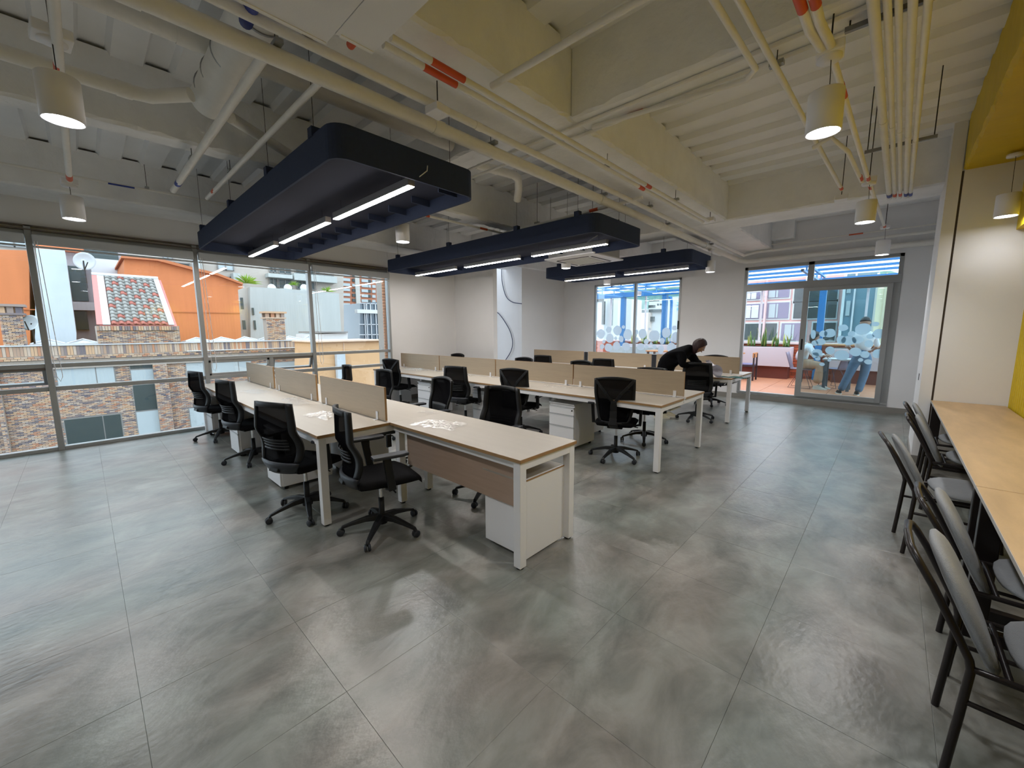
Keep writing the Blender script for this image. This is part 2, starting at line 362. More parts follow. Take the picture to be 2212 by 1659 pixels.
# ---- window wall at the left
def frame_piece(par, a, b, m=ALU, bev=0.004): return B(a, b).obj('window_frame', m, par, bevel=bev)
mull = [-3.61, -1.965, -0.32, 1.32, 2.98, 4.60]
xf0, xf1 = XW-0.06, XW+0.05
for i in range(len(mull)-1):
    ya, yb = mull[i], mull[i+1]
    wn = sempty('window_%d' % (i+1), (0, 0, 0))
    wn['label'] = ['window bay behind the camera', 'leftmost window bay in view', 'window bay facing the tiled roof', 'window bay behind the first desk row', 'window bay at the room corner'][i]
    frame_piece(wn, (xf0, ya-0.03, 0), (xf1, ya+0.03, 2.86))
    if i == len(mull)-2: frame_piece(wn, (xf0, yb-0.045, 0), (xf1, yb+0.0, 2.86))
    yi, yj = ya+0.03, yb-0.03
    frame_piece(wn, (xf0, yi, 0), (xf1-0.01, yj, 0.045))
    frame_piece(wn, (xf0, yi, 2.73), (xf1-0.02, yj, 2.80), ALU)
    frame_piece(wn, (xf0, yi, 0.79), (xf1-0.02, yj, 0.845)); frame_piece(wn, (xf0, yi, 1.09), (xf1-0.02, yj, 1.145))
    B((XW-0.012, yi, 0.04), (XW-0.004, yj, 0.80)).obj('pane', GLASS, wn); B((XW-0.012, yi, 1.14), (XW-0.004, yj, 2.74)).obj('pane', GLASS, wn)
    if i in (1, 3):
        ym = {1: ya+0.72, 3: ya+0.93}[i]
        frame_piece(wn, (xf0, ym-0.03, 0.845), (xf1-0.02, ym+0.03, 1.09))
        for (c, d, op) in ((yi, ym-0.03, i == 1 and 0), (ym+0.03, yj, 1)) if i == 3 else ((yi, ym-0.03, 0), (ym+0.03, yj, 1)):
            # thick sash frame; the open one swings outward at the bottom
            s = MB()
            s.box((-0.02, c, -0.24), (0.02, c+0.035, 0)); s.box((-0.02, d-0.035, -0.24), (0.02, d, 0)); s.box((-0.02, c, -0.035), (0.02, d, 0)); s.box((-0.02, c, -0.24), (0.02, d, -0.205))
            rot = 0.45 if op else 0
            so = s.obj('sash', ALU, wn, loc=(XW, 0, 1.088), rot=(0, rot, 0), bevel=0.003)
            B((-0.004, c+0.03, -0.215), (0.004, d-0.03, -0.025)).obj('sash_pane', GLASS, so)
            if op: B((XW-0.01, c, 1.065), (XW+0.02, d, 1.09)).obj('seal', ALUD, wn)
            else: MB().bar((XW+0.03, d-0.09, 0.90), (XW+0.10, d-0.04, 1.0), 0.02, 0.012).obj('window_handle', ALU, wn)
    else:
        B((XW-0.012, yi, 0.84), (XW-0.004, yj, 1.095)).obj('pane', GLASS, wn)
    # roller blind rolled up
    cas = tag(B((XW+0.055, yi, 2.63), (XW+0.13, yj, 2.745)).obj('roller_blind', BLIND, bevel=0.012),
        ['rolled-up grey roller blind behind the camera', 'rolled-up grey roller blind over the leftmost window bay', 'rolled-up grey roller blind over the window facing the tiled roof', 'rolled-up grey roller blind behind the first navy canopy', 'rolled-up grey roller blind at the room corner'][i], 'blind', 'roller blinds along the window wall')
    MB().tube([(XW+0.09, yi, 2.60), (XW+0.09, yj, 2.60)], 0.012, 8).obj('bottom_bar', BLIND, cas)
    ch = [(XW+0.14, ya+0.045, 2.66), (XW+0.14, ya+0.05, 1.2), (XW+0.14, ya+0.06, 0.98), (XW+0.145, ya+0.085, 0.92), (XW+0.15, ya+0.11, 0.98), (XW+0.15, ya+0.105, 1.2), (XW+0.14, ya+0.07, 2.66)]
    MB().tube(ch, 0.004, 5).obj('pull_chain', WMET, cas)
mb = MB().box((XW-0.02, YF, 2.80), (XW+0.055, 4.6, 2.815)).box((XW-0.02, YF, 2.845), (XW+0.05, 4.6, 2.862))
struct('trim_12', mb, ALUD, label='dark double rail over the window wall')
wallbox('wall_left_corner', (XW-0.15, 4.60, 0), (XW+0.02, 4.66, ZC), None)
# ---- back window and sliding door
w2 = sempty('window_6'); w2['label'] = 'terrace window with frosted dots'
def fr(par, a, b, nm='window_frame', m=ALU): return B(a, b).obj(nm, m, par, bevel=0.004)
ya, yb = YB+0.0, YB+0.07
XM = -5.02
for a, b in (((WX0, ya-0.01, WZ0), (WX0+0.05, yb, WZ1)), ((WX1-0.05, ya-0.01, WZ0), (WX1, yb, WZ1)), ((WX0, ya-0.01, WZ0), (WX1, yb, WZ0+0.05)), ((WX0, ya-0.01, WZ1-0.05), (WX1, yb, WZ1)), ((XM-0.03, ya-0.015, WZ0), (XM+0.03, yb, WZ1))):
    fr(w2, a, b)
B((WX0+0.05, ya+0.03, WZ0+0.05), (XM-0.03, ya+0.036, WZ1-0.05)).obj('pane', GLASS, w2)
B((XM+0.03, ya+0.03, WZ0+0.05), (WX1-0.05, ya+0.036, WZ1-0.05)).obj('pane', GLASS, w2)
B((WX1-0.045, ya-0.03, 1.55), (WX1-0.02, ya-0.01, 1.75)).obj('window_handle', BLK, w2)
dr = sempty('door_1'); dr['label'] = 'sliding glass terrace door with transom'
for a, b in (((DX0, ya-0.01, DZ0), (DX0+0.06, yb, DZ1)), ((DX1-0.06, ya-0.01, DZ0), (DX1, yb, DZ1)), ((DX0, ya-0.01, DZ1-0.06), (DX1, yb, DZ1)), ((DX0, ya-0.02, 2.36), (DX1, yb, 2.50)), ((-1.34, ya-0.01, 2.50), (-1.24, yb, DZ1)), ((DX0, ya-0.02, DZ0-0.01), (DX1, yb, DZ0+0.035))):
    fr(dr, a, b, 'door_frame')
for a, b in ((DX0+0.06, -1.34), (-1.24, DX1-0.06)): B((a, ya+0.03, 2.50), (b, ya+0.036, DZ1-0.06)).obj('transom_pane', GLASS, dr)
leaf = MB()
for a, b in (((-1.38, ya-0.055, DZ0+0.03), (-1.28, ya-0.012, 2.36)), ((-0.14, ya-0.055, DZ0+0.03), (-0.06, ya-0.012, 2.36)), ((-1.28, ya-0.055, DZ0+0.03), (-0.14, ya-0.012, DZ0+0.12)), ((-1.28, ya-0.055, 2.29), (-0.14, ya-0.012, 2.36))): leaf.box(a, b)
lf = leaf.obj('sliding_leaf', ALU, dr, bevel=0.004)
B((-0.062, ya-0.01, DZ0+0.03), (DX1-0.055, yb, 2.37)).obj('door_frame', ALU, dr)
B((-1.28, ya-0.038, DZ0+0.12), (-0.14, ya-0.030, 2.29)).obj('leaf_pane', GLASS2, lf)
B((-1.345, ya-0.062, 1.12), (-1.315, ya-0.054, 1.34)).obj('pull_recess', BLK, lf)
# frosted dots: film discs on the glass
def dots(par, lst, y, uscale=1):
    for (px, py, r, sq) in lst:
        c = gy(px, py, y); rr = (gy(px+r, py, y)-c).length
        n = 26; rnd = random.Random(int(px*7+py)); a1, a2 = rnd.uniform(0, 6), rnd.uniform(0, 6)
        vs = [(c.x+rr*(1+0.06*math.cos(2*t+a1)+0.03*math.cos(3*t+a2))*math.cos(t), y, c.z+rr*sq*(1+0.05*math.sin(2*t+a2))*math.sin(t)) for t in [2*PI*k/n for k in range(n)]]
        y2 = y-0.0008; vs2 = [(a, y2, b) for a, _, b in vs]
        mb = MB().add(vs+vs2, [tuple(range(n)), tuple(range(n, 2*n))[::-1]]+[(k, (k+1) % n, (k+1) % n+n, k+n) for k in range(n)])
        mb.obj('frosted_dot', FROST, par)
u = 1936/210
D1 = [(165, 1120, 82, 1), (325, 1035, 55, 1), (495, 1050, 82, 1.05), (345, 1205, 78, 1.1), (615, 980, 32, 1), (700, 1130, 88, 1.15), (570, 1220, 48, 1.2), (225, 1270, 32, 1.1), (460, 1205, 30, 1.1),
      (315, 1390, 78, .95), (190, 1370, 45, 1), (480, 1360, 72, 1.1), (665, 1370, 80, 1), (995, 1115, 82, 1.1), (880, 1080, 30, 1.5), (1135, 1020, 25, 1), (1230, 1155, 115, .95), (1465, 1095, 90, 1.12), (1630, 1000, 50, 1),
      (1650, 1190, 78, 1.4), (1070, 1270, 50, 1.05), (1385, 1260, 50, 1.25), (1540, 1235, 38, 1), (1165, 1310, 28, 1), (960, 1375, 72, 1), (1075, 1375, 38, 1), (1230, 1375, 42, 1.1), (1360, 1430, 62, 1.3), (1570, 1400, 95, 1.1), (880, 1240, 40, 1.4)]
dots(w2, [(1280+a/u, 600+b/u, r/u, s) for a, b, r, s in D1 if abs(a-835) > r], YB+0.029)
u2 = 2074/300
D2 = [(1410, 490, 130, .85), (1115, 470, 75, .85), (1600, 415, 60, .75), (1650, 560, 95, 1.05), (915, 550, 90, .95), (820, 560, 60, 1), (780, 680, 75, .8), (920, 810, 70, 1.1), (1095, 880, 110, .9), (1085, 650, 75, 1), (1200, 660, 110, .85), (1330, 650, 90, .8),
      (1300, 830, 90, .95), (1500, 710, 68, 1.1), (1440, 870, 75, .9), (1630, 860, 85, 1.1), (1490, 980, 62, .8), (1375, 950, 38, 1), (800, 1015, 40, .8), (730, 840, 80, .8), (700, 880, 55, 1), (735, 930, 40, 1), (910, 955, 28, 1), (670, 570, 40, 2.0), (1240, 560, 60, .9), (1520, 600, 60, .8), (690, 700, 50, 1)]
dots(lf, [(1660+a/u2, 640+b/u2, r/u2, s) for a, b, r, s in D2], YB-0.0385)
# ================================================================= DESKS
def bench(name, label, segs_top, legs, loc_rails, extra=None):
    t = thing(name, label, 'desk', (legs[0][0], legs[0][1], 0)); L = Vector(t.location)
    def O(mb, nm, m, **k):
        o = mb.obj(nm, m, t, **k); o.location = -L; return o
    for (x0, y0, x1, y1) in segs_top:
        top = O(B((x0+0.001, y0+0.001, 0.728), (x1-0.001, y1-0.001, 0.75)), 'desktop', TOPM)
        e = MB(); z0, z1 = 0.7275, 0.7495
        e.box((x0-0.001, y0-0.001, z0), (x1+0.001, y0+0.002, z1)); e.box((x0-0.001, y1-0.002, z0), (x1+0.001, y1+0.001, z1)); e.box((x1-0.002, y0, z0), (x1+0.001, y1, z1)); e.box((x0-0.001, y0, z0), (x0+0.002, y1, z1))
        e.obj('edge_band', EDGE, top)
    for (x, y) in legs:
        l = O(B((x-0.03, y-0.03, 0.012), (x+0.03, y+0.03, 0.727)), 'leg', WMET, bevel=0.004)
        MB().lathe([(0, 0), (0.024, 0), (0.024, 0.013), (0, 0.013)], (x, y, 0), 12).obj('foot', BLK, l)
    for a, b in loc_rails: O(B(a, b), 'rail', WMET, bevel=0.003)
    return t, O
E1 = [-7.65, -6.15, -4.65, -3.15, -1.61]
rails = []
for (xa, xb, y) in ((-7.62, -3.18, 1.195), (-7.62, -1.64, 2.37), (-7.62, -1.64, 1.84)): rails.append(((xa, y-0.018, 0.67), (xb, y+0.018, 0.7275)))
for x, a, b in ((-7.62, 1.2, 2.37), (-3.18, 1.2, 2.37), (-1.64, 1.84, 2.37)): rails.append(((x-0.018, a, 0.67), (x+0.018, b, 0.7275)))
d1, O1 = bench('bench_desk', 'nearest bench desk row, pale tops on white legs, one wing reaching towards the aisle',
    [(E1[i], 1.165, E1[i+1], 1.785) for i in range(3)]+[(E1[i], 1.785, E1[i+1], 2.40) for i in range(4)],
    [(-1.65, 1.825), (-1.65, 2.36), (-3.12, 1.86), (-3.19, 1.205), (-7.60, 1.205), (-7.60, 2.36), (-4.65, 1.95), (-6.15, 1.95), (-3.2, 2.2)], rails)
O1(MB().box((-3.05, 1.885, 0.37), (-1.72, 1.903, 0.705)), 'modesty_panel', mat('pinkish_wood_panel', (0.40, 0.285, 0.215), 0.5, var=0.06, scale=6, stretch=(0.5, 1, 7)), bevel=0.002)
for i in range(2):
    O1(B((-3.08+0.0, 1.50+0.2*i, 0.56), (-3.06+0.0, 1.54+0.2*i, 0.67)), 'cable_clip', BLK)
O1(B((-7.3, 1.62, 0.60), (-3.3, 1.98, 0.615)), 'cable_tray', DGR)
E2 = [-7.86, -6.46, -4.88, -3.29, -1.71]
def rowdesk(name, label, E_, y0, y1, ym):
    r = []
    for y in (y0+0.03, y1-0.03, ym-0.04, ym+0.04): r.append(((E_[0]+0.04, y-0.018, 0.672), (E_[-1]-0.04, y+0.018, 0.7275)))
    for x in (E_[0]+0.04, E_[-1]-0.03): r.append(((x-0.018, y0+0.05, 0.672), (x+0.018, y1-0.05, 0.7275)))
    t, O = bench(name, label, [(E_[i], y0, E_[i+1], ym-0.035) for i in range(len(E_)-1)]+[(E_[i], ym+0.035, E_[i+1], y1) for i in range(len(E_)-1)],
        [(E_[0]+0.05, y0+0.035), (E_[0]+0.05, y1-0.035), (E_[-1]-0.035, y0+0.035), (E_[-1]-0.035, y1-0.035)]+[(x, y0+0.25) for x in E_[1:-1]]+[(x, y1-0.25) for x in E_[1:-1]], r)
    O(B((E_[0]+0.2, ym-0.15, 0.60), (E_[-1]-0.1, ym+0.15, 0.612)), 'cable_tray', WMET)
    O(B((E_[0]+0.0, ym-0.033, 0.735), (E_[-1]-0.0, ym-0.022, 0.747)), 'centre_strip', WMET)
    O(B((E_[0]+0.0, ym+0.022, 0.735), (E_[-1]-0.0, ym+0.033, 0.747)), 'centre_strip', WMET)
    O(B((E_[-1]-0.3, ym-0.01, 0.69), (E_[-1]-0.005, ym+0.01, 0.73)), 'bracket', WMET)
    return t, O
d2, O2 = rowdesk('bench_desk', 'long middle bench desk row with pale wood screens along its centre', E2, 4.12, 5.46, 4.79)
E3 = [-6.63, -5.04, -3.44, -1.84]
d3, O3 = rowdesk('bench_desk', 'far bench desk row in front of the terrace window', E3, 7.18, 8.49, 7.835)
def screen(x0, x1, y, z0, label, grp, clamps, yc=-1):
    s = tag(B((x0, y-0.009, z0), (x1, y+0.009, 1.055)).obj('desk_screen', SCRN), label, 'screen', grp)
    e = MB()
    for x in (x0, x1): e.box((x-0.001, y-0.0095, z0), (x+0.001, y+0.0095, 1.0555))
    e.box((x0, y-0.0095, 1.053), (x1, y+0.0095, 1.056)); e.obj('edge_band', EDGE, s)
    for cx in clamps:
        for sd in (-1, 1):
            k = MB().box((cx-0.018, y+sd*0.009, 0.7495), (cx+0.018, y+sd*0.016, 0.825)).box((cx-0.018, y+sd*0.009, 0.7495), (cx+0.018, y+sd*0.045, 0.754))
            k.obj('clamp', WMET, s, bevel=0.001)
    return s
g = 'wood screens on the nearest desk row'
for i, (a, b, lab) in enumerate(((-7.53, -6.22, 'pale wood desk screen on the nearest row, closest to the windows'), (-6.13, -4.73, 'pale wood desk screen in the middle of the nearest row'), (-4.60, -3.21, 'pale wood desk screen on the nearest row, closest to the camera'))):
    screen(a, b, 1.785, 0.755, lab, g, (a+0.14, b-0.14))
g = 'wood screens on the middle desk row'
labs = ['wood desk screen of the middle row touching the window corner', 'second wood desk screen of the middle row from the windows', 'third wood desk screen of the middle row from the windows', 'wood desk screen at the aisle end of the middle row']
for i in range(4): screen(E2[i]+0.015, E2[i+1]-0.006-(0.01 if i == 3 else 0), 4.79, 0.765 if i else 0.765, labs[i], g, (E2[i]+0.13, E2[i+1]-0.12))
g = 'wood screens on the far desk row'
labs = ['wood desk screen of the far row farthest from the aisle', 'middle wood desk screen of the far row', 'wood desk screen at the aisle end of the far row, behind the woman']
for i, (a, b) in enumerate(((-6.58, -5.11), (-4.98, -3.50), (-3.39, -1.90))): screen(a, b, 7.835, 0.765, labs[i], g, (a+0.13, b-0.13))
for x, l in ((-5.045, 'dark narrow infill between the first two far screens'), (-3.445, 'dark narrow infill left of the woman, between far screens')):
    k = tag(B((x-0.045, 7.828, 0.78), (x+0.045, 7.842, 1.045)).obj('screen_infill', DGR), l, 'panel', 'dark infills between the far screens')
    B((x-0.06, 7.80, 0.7495), (x+0.06, 7.87, 0.79)).obj('socket_block', WMET, k)
# pedestals
def pedestal():
    t = thing('drawer_pedestal', '', 'drawers')
    b = B((-0.20, 0.02, 0.035), (0.20, 0.50, 0.585)).obj('body', WMET, t, bevel=0.004)
    B((-0.203, 0.0, 0.5855), (0.203, 0.503, 0.60)).obj('top_panel', WMET, t, bevel=0.003)
    z = 0.04
    for h in (0.24, 0.14, 0.09):
        d = B((-0.197, 0.0, z), (0.197, 0.022, z+h)).obj('drawer', WMET, t, bevel=0.003)
        B((-0.197, -0.004, z+h), (0.197, 0.018, z+h+0.012)).obj('handle', mat('drawer_lip', (0.55, 0.56, 0.58), 0.4), d)
        z += h+0.016
    MB().lathe([(0, 0), (0.009, 0), (0.009, 0.008), (0, 0.008)], (0.17, 0.0, z-0.04), 12, Matrix.Rotation(PI/2, 4, 'X')).obj('lock', BLK, t)
    for x in (-0.16, 0.16):
        for y in (0.06, 0.45): MB().lathe([(0, 0), (0.018, 0), (0.018, 0.037), (0, 0.037)], (x, y, 0), 10).obj('caster', BLK, t)
    return t
PED = pedestal()
pl = [(-7.40, 1.20, 0, 'white drawer pedestal under the nearest row beside the windows'), (-5.96, 1.20, 0, 'white drawer pedestal under the nearest row, second from the windows'), (-4.42, 1.19, 0, 'white drawer pedestal right behind the rearmost-facing mesh chair of the nearest row'),
      (-7.62, 4.24, 0, 'white drawer pedestal at the window end of the middle row'), (-6.22, 4.24, 0, 'white drawer pedestal under the middle row, second from the windows'), (-4.66, 4.24, 0, 'white drawer pedestal under the middle row, third from the windows'), (-3.08, 4.22, 0, 'white three-drawer pedestal under the middle row nearest the aisle'),
      (-3.30, 5.36, PI, 'white drawer pedestal on the far side of the middle row'), (-4.9, 7.28, 0, 'white drawer pedestal under the far row'), (-5.9, 2.3, PI, 'white pedestal on the window-side far edge of the nearest row'), (-4.35, 2.32, PI, 'white pedestal on the far edge of the nearest row, behind the middle screen')]
PED.location = (pl[0][0], pl[0][1], 0); PED['label'] = pl[0][3]; PED['group'] = 'white drawer pedestals'
for x, y, r, lab in pl[1:]: dup(PED, (x, y, 0), r, lab, 'white drawer pedestals')
# end cupboard at the tip of the nearest row
t = thing('end_cabinet', 'white end cabinet with beech-edged top at the tip of the nearest desk row', 'cabinet', (-1.86, 2.1, 0))
B((-0.20, -0.20, 0.03), (0.17, 0.22, 0.555)).obj('body', WMET, t, bevel=0.003)
B((0.172, -0.215, 0.012), (0.190, 0.235, 0.570)).obj('side_panel', WMET, t, bevel=0.002)
tp = B((-0.205, -0.215, 0.558), (0.172, 0.235, 0.572)).obj('top_panel', TOPM, t)
B((0.1895, -0.215, 0.562), (0.193, 0.235, 0.572)).obj('edge_band', EDGE, tp)
for x in (-0.15, 0.12):
    for y in (-0.15, 0.17): MB().lathe([(0, 0), (0.018, 0), (0.018, 0.031), (0, 0.031)], (x, y, 0), 10).obj('foot', BLK, t)
# ================================================================= OFFICE CHAIRS
def chair_common(t):
    hub = MB().lathe([(0, 0.065), (0.04, 0.065), (0.045, 0.12), (0.032, 0.14), (0, 0.14)], n=16).obj('hub', BLK, t)
    for k in range(5):
        a = PI/2+0.3+2*PI*k/5; d = Vector((math.cos(a), math.sin(a), 0)); s = Vector((-d.y, d.x, 0))
        mb = MB(); secs = []
        for (r, z, wd, h) in ((0.02, 0.118, 0.032, 0.045), (0.12, 0.112, 0.026, 0.034), (0.22, 0.088, 0.021, 0.024), (0.295, 0.066, 0.017, 0.018), (0.31, 0.045, 0.015, 0.02)):
            c = d*r+Vector((0, 0, z)); secs += [c-s*wd-Vector((0, 0, h/2)), c+s*wd-Vector((0, 0, h/2)), c+s*wd*0.7+Vector((0, 0, h/2)), c-s*wd*0.7+Vector((0, 0, h/2))]
        fs = [(i*4+j, i*4+(j+1) % 4, i*4+4+(j+1) % 4, i*4+4+j) for i in range(4) for j in range(4)]+[(0, 1, 2, 3), (19, 18, 17, 16)]
        leg = mb.add(secs, fs).obj('leg', BLK, t, bevel=0.004)
        c = d*0.305; m = Matrix.Rotation(a+PI/2+0.7*k, 4, 'Z') @ Matrix.Rotation(PI/2, 4, 'X')
        for sd in (-1, 1):
            q = MB().lathe([(0, -0.009), (0.022, -0.009), (0.027, -0.005), (0.027, 0.005), (0.022, 0.009), (0, 0.009)], (c.x, c.y, 0.027), 12, m @ Matrix.Translation((0, 0, sd*0.013)))
            q.obj('caster', DGR, leg)
    MB().lathe([(0.022, 0.13), (0.022, 0.27), (0.013, 0.27), (0.013, 0.40)], n=12).obj('gas_lift', BLK, t)
    MB().lathe([(0.0135, 0.275), (0.0135, 0.37)], n=12).obj('piston', CHR, t)
    MB().box((-0.09, -0.13, 0.385), (0.09, 0.10, 0.425)).obj('mechanism', BLK, t, bevel=0.01)
    MB().tube([(0.08, 0.02, 0.40), (0.20, 0.03, 0.395), (0.25, 0.035, 0.385)], 0.006, 6).obj('lever', BLK, t)
    def seatf(uu, vv):
        a = uu*2-1; b = vv*2-1
        w = 0.245*(1-0.08*(b < -0.2)*abs(b)); x = a*w; y = 0.02+b*0.245
        e = max(abs(a), abs(b)); r = (abs(a)**5+abs(b)**5)**0.2
        k = e/r if r > 1e-6 else 1
        x *= 1 if e < 1e-6 else (1-(1-k)*0.55); y = 0.02+(y-0.02)*(1 if e < 1e-6 else (1-(1-k)*0.55))
        z = 0.485-0.016*(1-a*a)*(1-b*b)-0.05*max(0, (b-0.55)/0.45)**2-0.03*max(0, (abs(a)-0.75)/0.25)**2
        return (x, y, z)
    top = MB().grid(seatf, 12, 12); n = 13
    base = len(top.v); top.v += [(x*0.93, 0.02+(y-0.02)*0.93, 0.428) for x, y, z in top.v[:base]]
    top.f += [tuple(i+base for i in reversed(f)) for f in list(top.f)]; top.sm += [True]*(len(top.f)-len(top.sm))
    bd = [i for i in range(n)]+[i*n+n-1 for i in range(1, n)]+[(n-1)*n+i for i in range(n-2, -1, -1)]+[i*n for i in range(n-2, 0, -1)]
    for i in range(len(bd)):
        a_, b_ = bd[i], bd[(i+1) % len(bd)]; top.f.append((a_, b_, b_+base, a_+base)); top.sm.append(True)
    top.obj('seat', FAB, t)
    for sd in (-1, 1):
        arm = MB(); arm.bar((sd*0.20, 0.0, 0.41), (sd*0.275, 0.0, 0.43), 0.05, 0.018); arm.bar((sd*0.275, 0.005, 0.42), (sd*0.285, -0.03, 0.665), 0.032, 0.055, (0, 1, 0))
        ao = arm.obj('armrest', BLK, t, bevel=0.006)
        def padf(p): return p
        pd = MB().prism([(sd*0.285-0.042, -0.13), (sd*0.285+0.042, -0.13), (sd*0.285+0.045, 0.08), (sd*0.285+0.03, 0.125), (sd*0.285-0.03, 0.125), (sd*0.285-0.045, 0.08)], 2, 0.665, 0.69)
        pd.obj('arm_pad', DGR, ao, bevel=0.008)
def backA(u_, v_, th=0):
    a = u_*2-1
    w = 0.205+0.028*math.sin(min(1, v_*1.15)*PI*0.5)*(1-v_)*2.2+0.012*(1-v_)
    if v_ < 0.28: w *= 0.70+0.30*math.sin(v_/0.28*PI/2)
    z = 0.44+v_*0.56+0.012*(1-a*a)*(v_ > 0.9)
    y = -0.245-0.05*math.sin(min(1.0, v_/0.33)*PI/2)*(v_ < 0.33)-0.05*(v_ >= 0.33)+0.055*math.sin(max(0, min(1, (v_-0.1)/0.5))*PI)+0.005*max(0, v_-0.35)
    y += 0.055*a*a*(1 if v_ > 0.2 else 1)
    return Vector((a*w, y, z))
def strip(fn, us, vs_, nu, nv):
    return MB().grid(lambda a, b: fn(us[0]+(us[1]-us[0])*a, vs_[0]+(vs_[1]-vs_[0])*b), nu, nv)
def make_chairA():
    t = thing('office_chair', '', 'chair'); chair_common(t)
    fb = MB(); f = backA; U = 0.11
    for us, vs_, nu, nv in (((0, U), (0.14, 1), 2, 16), ((1-U, 1), (0.14, 1), 2, 16), ((U, 1-U), (0.93, 1), 12, 2)):
        g_ = strip(f, us, vs_, nu, nv); fb.add(g_.v, g_.f, True)
    fb.obj('back_frame', BLK, t, solid=0.022)
    lo = strip(f, (0, 1), (0.0, 0.15), 14, 4); lo.obj('back_base', DGR, t, solid=0.035)
    strip(f, (U-0.01, 1-U+0.01), (0.14, 0.94), 10, 14).obj('back_mesh', MESH, t, solid=0.004)
    lb = MB()
    for k in range(4):
        v0 = 0.33+0.045*k; s_ = MB().grid(lambda a, b: f(0.2+0.6*a, v0+0.025*b)+Vector((0, -0.014-0.01*math.sin(a*PI), 0)), 10, 1); lb.add(s_.v, s_.f, True)
    lb.obj('lumbar_support', BLK, t, solid=0.006)
    MB().bar((0, -0.12, 0.405), (0, -0.285, 0.47), 0.10, 0.03).obj('back_bracket', BLK, t, bevel=0.006)
    return t
def make_chairB():
    t = thing('office_chair', '', 'chair'); chair_common(t)
    def f(u_, v_):
        a = u_*2-1; w = 0.175+0.055*math.sin(min(1, v_*1.3)*PI/2); z = 0.46+v_*0.53+0.03*(1-a*a)*max(0, (v_-0.8)/0.2)
        if v_ < 0.15: w *= 0.8+0.2*math.sin(v_/0.15*PI/2)
        y = -0.235+0.04*math.sin(min(1, v_/0.7)*PI)-0.03*max(0, v_-0.3)+0.05*a*a
        return Vector((a*w, y, z))
    fb = MB(); U = 0.07
    for us, vs_, nu, nv in (((0, U), (0, 1), 1, 16), ((1-U, 1), (0, 1), 1, 16), ((U, 1-U), (0.95, 1), 12, 1), ((U, 1-U), (0, 0.06), 12, 1)):
        g_ = strip(f, us, vs_, nu, nv); fb.add(g_.v, g_.f, True)
    fb.obj('back_frame', BLK, t, solid=0.022)
    strip(f, (U-0.02, 1-U+0.02), (0.04, 0.96), 10, 14).obj('back_mesh', MESH, t, solid=0.004)
    sp = MB(); o = Vector((0, -0.03, 0))
    pts = [f(0.5, v)+o*(1.4 if v < 0.5 else 1.0) for v in (0.0, 0.15, 0.3, 0.45, 0.52)]
    for i in range(4): sp.bar(pts[i], pts[i+1], 0.085-0.006*i, 0.022, (0, 1, 0))
    for sd in (0, 1):
        q = [f(0.5+(sd-0.5)*s_, v)+o*(1-s_*0.6) for s_, v in ((0.05, 0.5), (0.35, 0.68), (0.68, 0.84), (0.93, 0.97))]
        for i in range(3): sp.bar(q[i], q[i+1], 0.034, 0.018, (0, 1, 0))
    sp.obj('y_spine', BLK, t, bevel=0.004)
    g_ = MB().grid(lambda a, b: f(0.14+0.72*a, 0.12+0.36*b)+Vector((0, 0.012, 0)), 8, 6); g_.obj('lumbar_support', BLK, t, solid=0.012)
    MB().bar((0, -0.12, 0.405), (0, -0.27, 0.47), 0.10, 0.03).obj('back_bracket', BLK, t, bevel=0.006)
    return t
CA = make_chairA(); CB = make_chairB()
used = {}
def place(proto, x, y, deg, label, grp):
    if proto.name not in used:
        used[proto.name] = 1; kids(proto); [kids(c) for c in kids(proto)]
        proto.location = (x, y, 0); proto.rotation_euler = (0, 0, math.radians(deg)); proto['label'] = label; proto['group'] = grp; return proto
    return dup(proto, (x, y, 0), math.radians(deg), label, grp)
G1, G2, G3, G4, G5 = 'mesh chairs along the front of the nearest row', 'mesh chairs behind the nearest row', 'mesh chairs along the front of the middle row', 'mesh chairs behind the middle row', 'mesh chairs at the far row'
place(CA, -7.05, 1.27, 12, 'black mesh office chair at the nearest row, closest to the windows', G1)
place(CA, -5.52, 1.30, 12, 'black mesh office chair at the nearest row, second from the windows', G1)
place(CA, -3.56, 1.20, 20, 'black mesh office chair seen from behind beside the corner desk leg', G1)
place(CA, -2.78, 1.47, -12, 'black mesh office chair seen from the side in front of the desk wing, arms visible', G1)
place(CA, -6.35, 2.62, 172, 'black mesh chair peeking between the nearest-row screens by the windows', G2)
place(CA, -5.15, 2.62, 180, 'black mesh chair showing over the middle screen of the nearest row', G2)
place(CB, -3.78, 2.60, 172, 'black chair with Y-shaped spine seen through its mesh behind the desk wing', G2)
place(CA, -2.68, 2.50, 188, 'black mesh chair with blanket-dark back behind the tip of the desk wing', G2)
place(CB, -7.05, 4.25, 10, 'black Y-spine chair at the middle row, closest to the windows', G3)
place(CA, -4.90, 4.12, 14, 'black mesh chair with lumbar bars at the middle row', G3)
place(CB, -3.92, 4.36, 14, 'black Y-spine chair near the middle of the middle row', G3)
place(CB, -2.34, 4.33, 20, 'black Y-spine chair at the aisle end of the middle row', G3)
place(CB, -7.30, 5.72, 180, 'chair back just showing over the middle screens, nearest the windows', G4)
place(CB, -5.25, 5.72, 180, 'chair back just showing over the middle screens below the loose cable', G4)
place(CB, -3.95, 5.75, 176, 'chair back just showing over the middle screens in front of the far row', G4)
place(CA, -2.42, 5.28, 188, 'black mesh chair under the far side of the middle row at the aisle', G4)
place(CA, -5.50, 7.02, 10, 'black mesh chair back against the leftmost far screen', G5)
place(CA, -3.98, 6.95, 10, 'black mesh chair back against the middle far screen', G5)
CW = place(CA, -2.34, 7.12, 14, 'black mesh chair that the bending woman is unwrapping', G5)
place(CB, -2.62, 8.78, 184, 'black chair behind the aisle end of the far row', G5)
